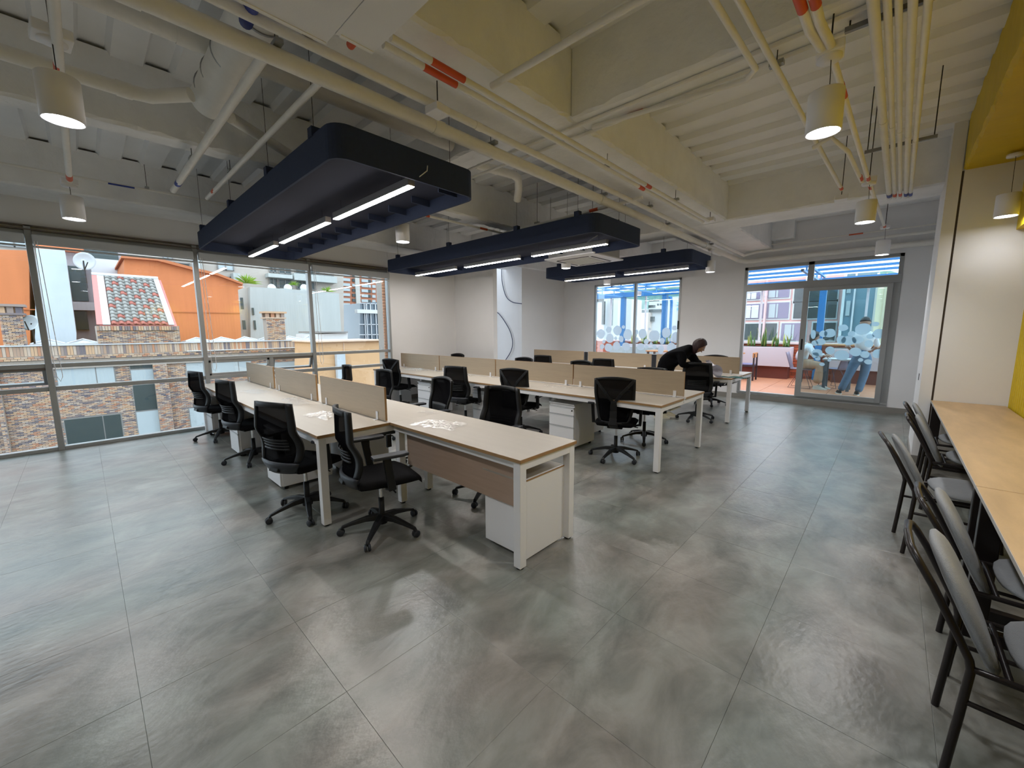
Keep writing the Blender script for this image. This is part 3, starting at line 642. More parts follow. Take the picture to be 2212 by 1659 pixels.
# ================================================================= CANOPIES + LED BARS
def rrect(x0, y0, x1, y1, r, n=6):
    o = []
    for cx, cy, a0 in ((x1-r, y1-r, 0), (x0+r, y1-r, PI/2), (x0+r, y0+r, PI), (x1-r, y0+r, 1.5*PI)):
        for k in range(n+1): a = a0+PI/2*k/n; o.append((cx+r*math.cos(a), cy+r*math.sin(a)))
    return o
def canopy(x0, x1, y0, y1, label, hangers):
    z0, z1 = 2.69, 2.91; cx, cy = (x0+x1)/2, (y0+y1)/2
    t = thing('ceiling_canopy', label, 'canopy', (cx, cy, z0), 0, 'navy canopies over the desk rows'); L = Vector((cx, cy, z0))
    out = rrect(x0, y0, x1, y1, 0.12); inn = rrect(x0+0.018, y0+0.018, x1-0.018, y1-0.018, 0.105); n = len(out)
    vs = [(a, b, z0) for a, b in out]+[(a, b, z1) for a, b in out]+[(a, b, z1) for a, b in inn]+[(a, b, z0) for a, b in inn]
    fs = [(i+k*n, (i+1) % n+k*n, (i+1) % n+((k+1) % 4)*n, i+((k+1) % 4)*n) for k in range(4) for i in range(n)]
    o = MB().add(vs, fs).obj('rim', NAVY, t); o.location = -L
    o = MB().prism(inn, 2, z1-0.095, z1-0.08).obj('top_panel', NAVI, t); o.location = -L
    k = x0+0.45
    while k < x1-0.2:
        o = B((k-0.008, y1-0.22, z1-0.155), (k+0.008, y1-0.017, z1-0.094)).obj('baffle', NAVY, t); o.location = -L; k += 0.42
    for hx in hangers:
        for hy in (y0+0.02, y1-0.02):
            o = B((hx-0.035, hy-0.03, z1-0.01), (hx+0.035, hy+0.03, z1+0.055)).obj('hanger_bracket', NAVY, t); o.location = -L
            MB().tube([(hx, hy, z1+0.05), (hx, hy, ZC+0.01)], 0.0022, 5).obj('suspension_wire', STEEL, o)
    return t
canopy(-7.25, -2.76, 1.25, 2.50, 'navy blue canopy over the nearest desk row, largest in view', (-6.9, -5.4, -4.1, -3.1))
canopy(-7.38, -2.63, 4.24, 5.46, 'navy blue canopy over the middle desk row', (-6.95, -5.4, -3.9, -2.9))
canopy(-5.80, -2.62, 7.23, 8.38, 'small navy blue canopy over the far desk row', (-5.4, -3.1))
def ledbar(x0, x1, y, label):
    t = thing('led_bar', label, 'lamp', ((x0+x1)/2, y, 2.66), 0, 'LED bars under the navy canopies'); h = (x1-x0)/2
    B((-h, -0.030, 0.004), (h, 0.030, 0.062)).obj('body', LEDB, t, bevel=0.003)
    B((-h+0.006, -0.026, -0.001), (h-0.006, 0.026, 0.006)).obj('diffuser', LED, t)
    for sx in (-0.8, 0.8): MB().tube([(h*sx, 0, 0.06), (h*sx, 0, 0.156)], 0.004, 6).obj('hanger', CHR, t)
    return t
X1 = [(-7.42, -6.00), (-5.79, -4.36), (-4.19, -2.82)]
nm = ['nearest the windows', 'in the middle', 'nearest the aisle']
for i, (a, b) in enumerate(X1): tb = ledbar(max(a, -7.16), b, 1.875, 'lit LED bar of the first canopy, '+nm[i])
MB().tube([(0.66, 0, 0.05), (0.74, 0.03, 0.06), (0.78, 0.08, 0.11), (0.76, 0.10, 0.157)], 0.004, 6).obj('power_cord', WMET, tb)
for i, (a, b) in enumerate([(-7.24, -5.96), (-5.70, -4.38), (-4.12, -2.83)]): tb = ledbar(a, b, 4.85, 'lit LED bar of the second canopy, '+nm[i])
MB().tube([(0.30, 0, 0.05), (0.36, 0.03, 0.10), (0.45, 0.08, 0.157)], 0.004, 6).obj('power_cord', WMET, tb)
for i, (a, b) in enumerate([(-5.62, -4.36), (-4.13, -2.85)]): ledbar(a, b, 7.80, 'lit LED bar of the third canopy, '+('left one' if i == 0 else 'right one'))
# pendants
def pendant(x, y, label, ztop=2.97, energy=38, z=2.60):
    t = thing('cylinder_pendant', label, 'lamp', (x, y, z), 0, 'white cylinder downlights')
    MB().lathe([(0, 0.205), (0.078, 0.205), (0.081, 0.20), (0.081, 0.0), (0.076, 0.0), (0.068, 0.012), (0.068, 0.02)], n=28).obj('shade', WMET, t)
    MB().lathe([(0, 0.006), (0.0675, 0.006), (0.0675, 0.012), (0, 0.012)], n=28).obj('diffuser', DOWN, t)
    MB().tube([(0.012, 0, 0.204), (0.006, 0, ztop-z)], 0.0022, 5).obj('suspension_wire', STEEL, t)
    MB().lathe([(0, ztop-z-0.012), (0.055, ztop-z-0.012), (0.055, ztop-z+0.012), (0, ztop-z+0.012)], n=16).obj('ceiling_rose', WMET, t)
    ld = bpy.data.lights.new('downlight', 'SPOT'); ld.energy = energy; ld.color = (0.97, 0.98, 1.0); ld.spot_size = 2.4; ld.spot_blend = 0.6; ld.shadow_soft_size = 0.06
    lo = bpy.data.objects.new('downlight', ld); C.objects.link(lo); lo.parent = t; lo.location = (0, 0, -0.003)
    return t
pendant(-3.13, 0.05, 'white cylinder pendant at top left, largest in view')
pendant(-5.71, 0.07, 'white cylinder pendant above the leftmost window bay', 2.90)
pendant(-0.37, 2.86, 'white cylinder pendant at the upper right, large')
pendant(-0.30, 5.49, 'white cylinder pendant nearer the yellow beam, second along the right conduit')
pendant(-0.21, 8.06, 'small white cylinder pendant in front of the sliding door transom', 3.0)
pendant(-4.38, 2.76, 'small white cylinder pendant between the first and second canopies', 3.665)
pendant(-2.58, 8.16, 'small white pendant right of the third canopy', 3.0)
pendant(-4.22, 5.87, 'pendant disc glowing below the ceiling cassette', 2.95)
pendant(-5.00, 8.60, 'pendant disc glowing in front of the frosted window', 3.665)
pendant(0.69, 6.15, 'white cylinder pendant against the pale pillar panel, above the bar table', 3.15, 1.5)
pendant(0.66, 3.85, 'white cylinder pendant over the middle of the bar table', 3.15, 24)
pendant(0.64, 1.85, 'white cylinder pendant over the near end of the bar table', 3.15, 30)
for i, (x, y) in enumerate(((-5.6, -2.6), (-3.1, -2.6), (-0.4, -2.5), (-0.4, 0.2))): pendant(x, y, 'added unseen fill pendant behind the camera, '+('by the windows', 'in the middle', 'on the aisle side', 'right above the viewer')[i], energy=26)  # unseen pendants added to brighten the interior
# ================================================================= PIPES
def pipe(name, label, pts, r, cat='pipe', group=None, bands=(), rods=(), couplings=(), m=PIPE, n=12):
    c0 = Vector(pts[0]); o = MB().tube(pts, r, n).obj(name, m); tag(o, label, cat, group)
    for (a, b, mm) in bands:
        MB().tube([a, b], r*1.04, n).obj('marker_band', mm, o)
    for p in rods:
        p = Vector(p); k = MB().tube([p+Vector((0, 0, r)), (p.x, p.y, ZC+0.01)], 0.003, 5).obj('hanger_rod', STEEL, o)
        B((p.x-r-0.02, p.y-0.02, p.z+r-0.004), (p.x+r+0.02, p.y+0.02, p.z+r+0.02)).obj('clamp', ALU, k)
    for (a, b) in couplings: MB().tube([a, b], r*1.12, n).obj('coupling', PIPE, o)
    return o
PX_, PZ = -2.40, 3.075
PZ = 3.06
def py(x, z, ys): return [(x, y, z) for y in ys]
big = -2.63
pipe('water_pipe', 'thick white pipe running the length of the ceiling beside the first canopy', [(big, YF, PZ), (big, 9.88, PZ), (big+0.04, 9.97, PZ-0.03), (big+0.2, 10.0, 2.985), (0.9, 10.0, 2.985)], 0.048, bands=(), rods=py(big, PZ, (0.9, 2.55, 4.35, 6.2, 8.2)),
     couplings=[((big, a, PZ), (big, a+0.09, PZ)) for a in (0.25, 1.95, 4.3, 6.0, 7.9)], n=16)
x2 = big+0.19
pipe('conduit_pipe', 'thinner white pipe strapped beside the thick ceiling pipe', [(x2, YF, PZ+0.03), (x2, 9.80, PZ+0.03), (x2+0.06, 9.9, PZ+0.06), (x2+0.2, 9.92, 3.15), (0.9, 9.92, 3.15)], 0.027, rods=py(x2, PZ+0.03, (1.0, 5.2)), couplings=[((x2, a, PZ+0.03), (x2, a+0.06, PZ+0.03)) for a in (2.2, 6.4)])
pipe('conduit_pipe', 'thin white conduit with a red mark along the far wall top', [(-2.3, 9.96, 3.27), (0.9, 9.96, 3.27)], 0.012, bands=[((-0.75, 9.96, 3.27), (-0.55, 9.96, 3.27), ORNG)])
for i, x in enumerate((-2.02, -2.095)):
    pipe('conduit_pipe', ['right one', 'left one'][i]+' of the twin conduits with long orange bands under the wide beam', [(x, 1.25, 3.05), (x, 3.6+0.0*i, 3.05), (x, 6.2, 3.05)], 0.019, group='twin conduits under the wide beam',
         bands=[((x, 1.50+0.0*i, 3.05), (x, 1.74, 3.05), ORNG), ((x, 4.20, 3.05), (x, 4.32, 3.05), ORNG)], rods=[(x, 3.55, 3.05)] if i else [(x, 5.0, 3.05)])
a, b = Vector((-0.70, 1.0, 3.08)), Vector((-0.55, 5.95, 3.08))
lp = lambda t: tuple(a+(b-a)*t)
pipe('conduit_pipe', 'white conduit slanting past the large right pendant to a far junction box', [lp(0), lp(1)], 0.017, bands=[(lp(0.975), lp(0.995), ORNG)], rods=[lp(0.4)])
pipe('conduit_pipe', 'white conduit bending off towards the cross beam, upper right', [(-0.78, 1.0, 3.08), (-0.73, 2.9, 3.08), (-0.80, 3.0, 3.09), (-0.95, 3.02, 3.11), (-1.9, 2.98, 3.16)], 0.017)
pipe('conduit_pipe', 'left of two banded conduits entering the round box above the large right pendant', [(-0.50, 1.0, 3.0)]+[tuple(gz(x, y, 3.0)) for x, y in ((1727, 0), (1738, 33), (1749, 66), (1764, 88), (1778, 110))], 0.021, group='banded conduits at the upper right', bands=[(tuple(gz(1720, -20, 3.0)), tuple(gz(1734, 22, 3.0)), ORNG)])
pipe('conduit_pipe', 'right of two banded conduits entering the round box above the large right pendant', [(-0.43, 1.0, 3.0)]+[tuple(gz(x, y, 3.0)) for x, y in ((1760, 0), (1771, 48), (1779, 66), (1789, 85), (1798, 106))], 0.021, group='banded conduits at the upper right', bands=[(tuple(gz(1755, -20, 3.0)), tuple(gz(1763, 12, 3.0)), ORNG)])
pipe('conduit_pipe', 'white conduit linking the pendants of the right aisle', [(-0.36, 2.90, 2.98), (-0.30, 5.45, 2.98), (-0.21, 8.1, 2.98)], 0.017, bands=[((-0.351, 3.22, 2.98), (-0.347, 3.40, 2.98), ORNG), ((-0.303, 5.26, 2.98), (-0.301, 5.38, 2.98), ORNG), ((-0.297, 5.6, 2.98), (-0.293, 5.72, 2.98), ORNG), ((-0.217, 7.85, 2.98), (-0.214, 7.98, 2.98), ORNG)])
pipe('conduit_pipe', 'short curved conduit beside the pendant near the yellow beam', [(-0.62, 4.35, 3.05), (-0.50, 4.30, 3.08), (-0.40, 4.5, 3.0), (-0.35, 5.40, 2.98)], 0.017, bands=[((-0.356, 5.22, 2.985), (-0.352, 5.34, 2.982), ORNG)])
bx = [(-0.212, -0.168, 0.024), (-0.16, -0.122, 0.017), (-0.127, -0.074, 0.015), (-0.077, -0.025, 0.019), (-0.014, 0.013, 0.017)]
for i, (xa, xb, r) in enumerate(bx):
    pa, pb = Vector((xa-0.02, 0.2, 3.1)), Vector((xb, 6.82-0.0*i+0.03*i, 3.1)); q = lambda t: tuple(pa+(pb-pa)*t)
    pipe('conduit_pipe', ['leftmost', 'second from left', 'middle', 'second from right', 'rightmost'][i]+' of five parallel conduits at the upper right', [q(0), q(1), (xb, pb.y+0.05, 3.14)], r, group='five parallel conduits at the upper right',
         bands=[(q(0.965), q(0.985), BLUM if i in (0, 3, 4) else ORNG)], couplings=[(q(0.62+0.02*i), q(0.628+0.02*i))])
for yy, lab in ((2.98, 'steel hanger rail under the five conduits, near one'), (5.05, 'steel hanger rail under the five conduits, far one')):
    o = tag(B((-0.33, yy-0.012, 3.125), (0.13, yy+0.012, 3.15)).obj('hanger_rail', mat('dull_steel', (0.25, 0.25, 0.25), 0.4, 0.6)), lab, 'bracket', 'hanger rails of the five conduits')
    for xx in (-0.31, 0.11): MB().tube([(xx, yy, 3.14), (xx, yy, ZC+0.01)], 0.004, 6).obj('hanger_rod', STEEL, o)
pipe('conduit_pipe', 'white pipe with a blue band, longer of the two over the first canopy end', [(-2.62, 0.85, 3.06), (-5.85, 0.85, 3.07)], 0.028, bands=[((-5.45, 0.85, 3.07), (-5.56, 0.85, 3.07), BLUM)], rods=[(-4.75, 0.85, 3.065)])
pipe('conduit_pipe', 'white pipe with a red band beside the blue-banded one', [(-2.64, 1.15, 3.05), (-5.86, 1.15, 3.06)], 0.021, bands=[((-5.45, 1.15, 3.06), (-5.56, 1.15, 3.06), ORNG)], rods=[(-4.80, 1.15, 3.055)])
pipe('conduit_pipe', 'slim white conduit crossing the upper middle under the wide beam', [(-2.05, 2.0, 3.13), (0.3, 2.03, 3.13)], 0.020)
for i, yy in enumerate((2.86, 3.02)):
    pipe('conduit_pipe', ['nearer', 'farther'][i]+' of two slim conduits on the underside of the near cross beam', [(-3.9, yy, 3.165), (-0.75, yy+0.03, 3.165), (0.35, yy+0.03, 3.165)], 0.012, group='slim conduits on the cross beam', bands=[((-1.62, yy+0.01, 3.165), (-1.50, yy+0.01, 3.165), ORNG)] if i else (), couplings=[((-2.2, yy, 3.165), (-2.16, yy, 3.165))])
pipe('conduit_pipe', 'white conduit with orange bands just above the second canopy', [(-7.2, 4.95, 3.1), (-4.6, 4.85, 3.1), (-2.3, 4.72, 3.1)], 0.02, bands=[((-4.35, 4.84, 3.1), (-4.22, 4.835, 3.1), ORNG), ((-3.05, 4.76, 3.1), (-2.92, 4.755, 3.1), ORNG), ((-6.3, 4.915, 3.1), (-6.15, 4.91, 3.1), ORNG)], rods=[(-4.0, 4.82, 3.1)])
pipe('conduit_pipe', 'white conduit running towards the second canopy from the first', [(-4.78, 3.3, 3.1), (-4.74, 4.84, 3.1)], 0.016, bands=[((-4.776, 3.38, 3.1), (-4.775, 3.44, 3.1), ORNG), ((-4.75, 4.35, 3.1), (-4.747, 4.5, 3.1), ORNG)])
pipe('conduit_pipe', 'white conduit linking the two pendants at the upper left', [(-1.2, 0.06, 2.985), (-5.75, 0.075, 2.93)], 0.021, bands=[((-2.45, 0.063, 2.97), (-2.62, 0.063, 2.967), ORNG), ((-3.35, 0.066, 2.96), (-3.5, 0.066, 2.958), ORNG), ((-5.45, 0.074, 2.934), (-5.6, 0.075, 2.932), ORNG)])
pipe('conduit_pipe', 'thin low conduit with a blue band along the upper left', [(-7.2, YF, 3.355), (-7.2, 1.75, 3.375)], 0.014, bands=[((-7.2, 0.42, 3.365), (-7.2, 0.66, 3.367), BLUM)], rods=[(-7.2, 0.78, 3.37), (-7.2, -0.6, 3.36)])
pipe('drain_pipe', 'white elbowed pipe joining the round duct at the upper left', [(-3.95, YF, 3.18), (-3.95, 0.40, 3.18), (-3.93, 0.50, 3.18), (-3.74, 0.70, 3.2)], 0.044, n=16, couplings=[((-3.95, 0.33, 3.18), (-3.95, 0.41, 3.18))])
pipe('drain_pipe', 'white pipe running high behind the canopy wires', [(-3.45, -1.0, 3.42), (-3.45, 2.6, 3.42), (-3.45, 2.78, 3.42)], 0.06, n=16, bands=(), couplings=[((-3.45, 0.6, 3.42), (-3.45, 0.72, 3.42))])
pipe('drain_pipe', 'white elbow pipe with a downturned end between two canopies', [(-3.45, 3.12, 3.33), (-3.36, 3.62, 3.33), (-3.38, 3.72, 3.32), (-3.50, 3.86, 3.25), (-3.58, 3.92, 3.16)], 0.046, n=16)
pipe('drain_pipe', 'white pipe slanting from the duct end to above the first canopy', [(-3.95, 0.98, 3.22), (-4.62, 1.72, 3.30)], 0.044, n=16)
dct = tag(MB().tube([(-1.9, 0.86, 3.33), (-3.98, 0.86, 3.30)], 0.125, 28).obj('air_duct', PIPE), 'thick round white duct with banded joints at the upper left', 'duct')
for x in (-2.7, -3.25, -3.55, -3.78): MB().tube([(x, 0.86, 3.315), (x-0.014, 0.86, 3.315)], 0.1285, 28).obj('joint_band', ALU, dct)
tag(MB().tube([(-2.35, 0.72, 3.10), (-2.62, 0.76, 3.16)], 0.032, 14).obj('pipe_stub', BLUM), 'short blue-banded pipe stub under the fan coil casing', 'pipe')
tag(MB().tube([(-2.08, 1.13, 3.06), (-2.30, 1.17, 3.10)], 0.022, 14).obj('pipe_stub', ORNG), 'short orange pipe stub under the edge of the fan coil casing', 'pipe')
# fan coil casing
fc = thing('fan_coil_unit', 'white boxed fan coil casing at the top edge of the view', 'air conditioner', (-1.8, 0.6, 3.0))
for nm_, a, b in (('casing', (-2.24, 0.30, 3.0), (-0.9, 1.005, 3.30)), ('casing_step', (-2.13, 1.008, 3.0), (-0.9, 1.205, 3.26))):
    o = B(a, b).obj(nm_, WALL, fc, bevel=0.002); o.location = -Vector(fc.location)
    k = B((a[0], a[1]+0.02, 3.0-0.004), (a[0]+0.02, b[1]-0.005, 3.0)).obj('edge_lip', PIPE, o)
# ceiling cassette
ac = thing('ceiling_cassette', 'white square ceiling cassette between the second and third canopies', 'air conditioner', (-3.85, 5.86, 2.68))
h = 0.475
B((-0.42, -0.42, 0.03), (0.42, 0.42, 0.27)).obj('body', mat('grey_casing', (0.45, 0.45, 0.45), 0.5), ac)
mb = MB(); r1, r2 = rrect(-h, -h, h, h, 0.03), rrect(-0.27, -0.27, 0.27, 0.27, 0.04); n = len(r1)
mb.add([(a, b, 0.03) for a, b in r1]+[(a, b, 0.012) for a, b in r1]+[(a*0.98, b*0.98, 0.0) for a, b in rrect(-0.36, -0.36, 0.36, 0.36, 0.04)], [(i+k*n, (i+1) % n+k*n, (i+1) % n+(k+1)*n, i+(k+1)*n) for k in range(2) for i in range(n)]+[tuple(range(2*n, 3*n))])
mb.obj('panel', WMET, ac)
B((-0.25, -0.25, -0.008), (0.25, 0.25, -0.001)).obj('intake_grille', mat('pale_grille', (0.62, 0.62, 0.58), 0.5), ac, bevel=0.01)
for a, b in (((-0.30, -0.345, -0.004), (0.30, -0.315, 0.001)), ((-0.30, 0.315, -0.004), (0.30, 0.345, 0.001)), ((-0.345, -0.30, -0.004), (-0.315, 0.30, 0.001)), ((0.315, -0.30, -0.004), (0.345, 0.30, 0.001))): B(a, b).obj('louvre', BLK, ac)
MB().tube([(0.42, 0.1, 0.2), (0.55, 0.12, 0.22), (0.58, 0.15, 0.35), (0.5, 0.2, 0.6)], 0.018, 10).obj('drain_hose', BLK, ac)
for sx in (-0.4, 0.4):
    for sy in (-0.4, 0.4): MB().tube([(sx, sy, 0.2), (sx, sy, 1.0)], 0.003, 5).obj('hanger_rod', STEEL, ac)
# junction boxes, emergency lights
def jbox(p, s, lab, name='junction_box'):
    t = tag(MB().box((-s, -s, -0.025), (s, s, 0.025)).obj(name, WMET, loc=p, rot=(0, 0, 0.1), bevel=0.006), lab, 'box')
    MB().tube([(0, 0, 0.02), (0, 0, ZC-p[2])], 0.004, 6).obj('hanger_rod', STEEL, t); return t
jbox((-3.13, 0.05, 2.99), 0.07, 'white square junction box above the largest left pendant')
jbox((-5.71, 0.07, 2.93), 0.055, 'white junction box above the pendant by the leftmost window')
jbox((-0.37, 2.86, 3.0), 0.06, 'round-cornered junction box above the large right pendant')
jbox((-0.30, 5.49, 3.0), 0.055, 'junction box above the second right pendant')
jbox((-0.21, 8.1, 3.0), 0.05, 'junction box above the pendant by the sliding door')
jbox((-0.56, 6.08, 3.02), 0.06, 'boxy emergency light at the end of the slanting conduit', 'emergency_light')
jbox((-2.34, 1.78, 3.0), 0.06, 'grey-white emergency light beside the thick pipe', 'emergency_light')
jbox((-2.02, 6.25, 3.08), 0.06, 'junction box at the end of the twin conduits')
t = tag(MB().lathe([(0, 0), (0.035, 0), (0.055, 0.02), (0.055, 0.035), (0, 0.035)], n=18).obj('smoke_detector', WMET, loc=tuple(gz(833, 132, 3.64))), 'small round smoke detector above the first canopy', 'detector')
# loose cables on the niche wall
NC = mat('navy_cable', (0.02, 0.03, 0.09), 0.5)
yv = 8.19
def cab(pts, lab):
    P_ = [Vector(gy(x, y, 8.15)) for x, y in pts]; o = []
    for i in range(len(P_)-1):
        p0, p1, p2, p3 = P_[max(0, i-1)], P_[i], P_[i+1], P_[min(len(P_)-1, i+2)]
        for k in range(6):
            t = k/6; o.append(0.5*((2*p1)+(p2-p0)*t+(2*p0-5*p1+4*p2-p3)*t*t+(3*p1-p0-3*p2+p3)*t**3))
    o.append(P_[-1]); tag(MB().tube(o, 0.011, 7).obj('loose_cable', NC), lab, 'cable', 'loose cables in the niche')
cab([(1084, 560), (1084, 600), (1088, 625), (1095, 643), (1108, 653), (1127, 656)], 'upper loose dark cable curling on the niche wall')
cab([(1070, 674), (1078, 678), (1090, 694), (1102, 716), (1107, 738), (1104, 758), (1092, 778)], 'lower loose dark cable bowing out of the niche wall')
# curtain rail over the terrace window
ra = tag(B((-6.95, YB-0.05, 2.86), (-3.55, YB-0.015, 2.885)).obj('curtain_rail', WMET), 'white rail above the frosted terrace window', 'rail')
B((-3.56, YB-0.06, 2.83), (-3.53, YB-0.01, 2.91)).obj('end_cap', WMET, ra)
tag(B((0.281, 6.95, 0.92), (0.285, 7.0, 1.0)).obj('wall_socket', BLK), 'small dark slot in the pillar side', 'socket')
# ================================================================= BAR TABLE + CHAIRS
def bartable(y0, y1, lab):
    t = thing('bar_table', lab, 'table', (0.64, (y0+y1)/2, 0), 0, 'oak wall tables'); L = Vector(t.location)
    def O(mb, nm, m, par=t, **k):
        o = mb.obj(nm, m, par, **k); o.location = -L; return o
    O(B((0.385, y0+0.002, 0.722), (0.925, y1-0.002, 0.745)), 'tabletop', OAK, bevel=0.002)
    O(B((0.384, y0+0.002, 0.7235), (0.386, y1-0.002, 0.7435)), 'edge_band', mat('pale_edge', (0.45, 0.45, 0.44), 0.5))
    for y in (y0+0.09, y1-0.14):
        O(B((0.39, y-0.02, 0.0), (0.47, y+0.03, 0.72)), 'leg', STEEL, bevel=0.004)
        O(B((0.84, y-0.02, 0.0), (0.92, y+0.03, 0.72)), 'leg', STEEL, bevel=0.004)
        O(B((0.47, y-0.02, 0.0), (0.84, y+0.03, 0.06)), 'foot_bar', STEEL, bevel=0.004)
        O(B((0.47, y-0.02, 0.66), (0.84, y+0.03, 0.72)), 'cross_bar', STEEL)
bartable(-0.35, 3.08, 'near oak-topped wall table with black steel legs under the yellow panel')
bartable(3.085, 6.49, 'far oak-topped wall table with black steel legs, ending at the pillar')
def make_bar_chair():
    t = thing('upholstered_chair', '', 'chair')
    for sd in (-1, 1):
        MB().tube([(sd*0.178, -0.31, 0.0), (sd*0.178, -0.294, 0.25), (sd*0.178, -0.285, 0.42), (sd*0.178, -0.292, 0.455), (sd*0.176, -0.322, 0.52), (sd*0.172, -0.395, 0.67), (sd*0.168, -0.432, 0.735), (sd*0.15, -0.45, 0.762), (sd*0.115, -0.46, 0.775), (0, -0.465, 0.780)], 0.0125, 10).obj('rear_leg', STEEL, t)
        MB().tube([(sd*0.185, 0.235, 0.0), (sd*0.185, 0.20, 0.30), (sd*0.185, 0.18, 0.42)], 0.0125, 10).obj('front_leg', STEEL, t)
        MB().tube([(sd*0.178, -0.285, 0.425), (sd*0.185, 0.18, 0.425)], 0.011, 8).obj('side_rail', STEEL, t)
        MB().tube([(sd*0.178, -0.292, 0.30), (sd*0.185, 0.20, 0.29)], 0.009, 8).obj('stretcher', STEEL, t)
    MB().tube([(-0.178, -0.20, 0.425), (0.178, -0.20, 0.425)], 0.010, 8).obj('cross_rail', STEEL, t)
    MB().tube([(-0.185, 0.18, 0.42), (0.185, 0.18, 0.42)], 0.010, 8).obj('cross_rail', STEEL, t)
    def pad(outline, thick, bulge, place, nm):
        rings = []; n = 28; prof = [(0.0, -1), (0.6, -1), (0.9, -0.85), (1.0, -0.3), (1.0, 0.3), (0.92, 0.8), (0.7, 1.0), (0.35, 1.12), (0.0, 1.15)]
        vs = []
        for s_, h in prof:
            for k in range(n):
                a = 2*PI*k/n; x, y = outline(a); vs.append(place(x*s_, y*s_, h*thick/2+(bulge if h > 0 else 0)*(1-s_*s_)))
        fs = [(i*n+k, i*n+(k+1) % n, (i+1)*n+(k+1) % n, (i+1)*n+k) for i in range(len(prof)-1) for k in range(n)]
        MB().add(vs, fs, True).obj(nm, GRYF, t)
    def so(a):
        c, s = math.cos(a), math.sin(a); r = 0.225/((abs(c)**2.8+abs(s)**2.8)**(1/2.8)); return r*c*(1.0-0.06*s), r*s*0.98
    pad(so, 0.045, 0.012, lambda x, y, z: (x, 0.03+y, 0.462+z), 'seat')
    def bo(a):
        c, s = math.cos(a), math.sin(a); r = 1/((abs(c)**2.4+abs(s)**2.4)**(1/2.4)); return r*c*0.20*(1.0+0.10*s), r*s*0.235
    q = Vector((0, -0.17, 0.38)).normalized()
    def bp(x, y, z):
        nrm = Vector((0, q.z, -q.y)); c = Vector((0, -0.332, 0.565)); p = c+Vector((x, 0, 0))+q*y+nrm*(z+0.030)+Vector((0, 0.35*x*x, 0)); return p
    pad(bo, 0.04, 0.008, bp, 'backrest')
    return t
BC = make_bar_chair()
gb = 'grey upholstered chairs at the oak table'
kids(BC)
def bch(i, x, y, deg, lab):
    if i == 0: BC.location = (x, y, 0); BC.rotation_euler = (0, 0, math.radians(deg)); BC['label'] = lab; BC['group'] = gb; return
    dup(BC, (x, y, 0), math.radians(deg), lab, gb)
bch(0, 0.575, 2.10, -90, 'nearest grey upholstered chair at the bar table, whole back and rear legs in view')
bch(1, 0.62, 2.70, -90, 'second grey upholstered chair from the camera, tucked under the table')
bch(2, 0.47, 3.98, -83, 'third grey upholstered chair, pulled out from the table')
bch(3, 0.62, 5.00, -90, 'fourth grey upholstered chair from the camera')
bch(4, 0.62, 5.78, -90, 'farthest grey upholstered chair, beside the white pillar')
# ================================================================= PLASTIC BAGS
def bag(x, y, sx, sy, rz, lab, h=0.018, seed=1, z=0.751):
    rr = random.Random(seed); ph = [(rr.uniform(4, 14), rr.uniform(4, 14), rr.uniform(0, 6), rr.uniform(.4, 1)) for _ in range(7)]
    def f(u_, v_):
        a, b = u_*2-1, v_*2-1; e = 1-max(abs(a), abs(b))**3; k = sum(w_*abs(math.sin(p*a+q_*b+s_)) for p, q_, s_, w_ in ph)/3
        ed = 1+0.10*math.sin(7*math.atan2(b, a)+seed)+0.06*math.sin(13*math.atan2(b, a))
        return (a*sx*ed, b*sy*ed, 0.002+h*k*(0.25+0.75*e))
    o = MB().grid(f, 26, 18, False).obj('plastic_bag', PLAS, loc=(x, y, z), rot=(0, 0, rz)); return tag(o, lab, 'bag', 'crumpled clear bags on the desks')
bag(-2.75, 2.02, 0.22, 0.13, 0.3, 'crumpled clear plastic bag on the desk wing beside the last screen', 0.022, 1)
bag(-3.85, 1.52, 0.20, 0.12, 0.2, 'crumpled clear plastic bag in front of the screen closest to the camera', 0.022, 2)
bag(-4.85, 1.58, 0.26, 0.09, -0.1, 'crumpled clear plastic bag at the gap between the first two screens', 0.035, 3)
bag(-6.1, 1.52, 0.24, 0.12, 0.1, 'flat clear plastic bag on the window end of the nearest row', 0.015, 4)
bag(-3.25, 2.25, 0.08, 0.05, 0.4, 'scrap of clear plastic behind the last screen of the nearest row', 0.012, 5)
bag(-6.9, 4.55, 0.28, 0.10, 0.1, 'clear plastic bag on the window end of the middle row', 0.035, 6)
bag(-5.5, 4.6, 0.22, 0.08, 0.2, 'flat clear plastic bag on the middle row behind the lumbar chair', 0.012, 7)
bag(-4.38, 4.63, 0.14, 0.07, 0.0, 'bunched clear plastic bag against the third middle screen', 0.06, 8)
bag(-3.35, 4.5, 0.22, 0.06, 0.1, 'flat clear plastic bag beside the aisle screen of the middle row', 0.01, 9)
bag(-6.0, 7.5, 0.2, 0.1, 0.1, 'pale plastic bag on the far row', 0.03, 10)
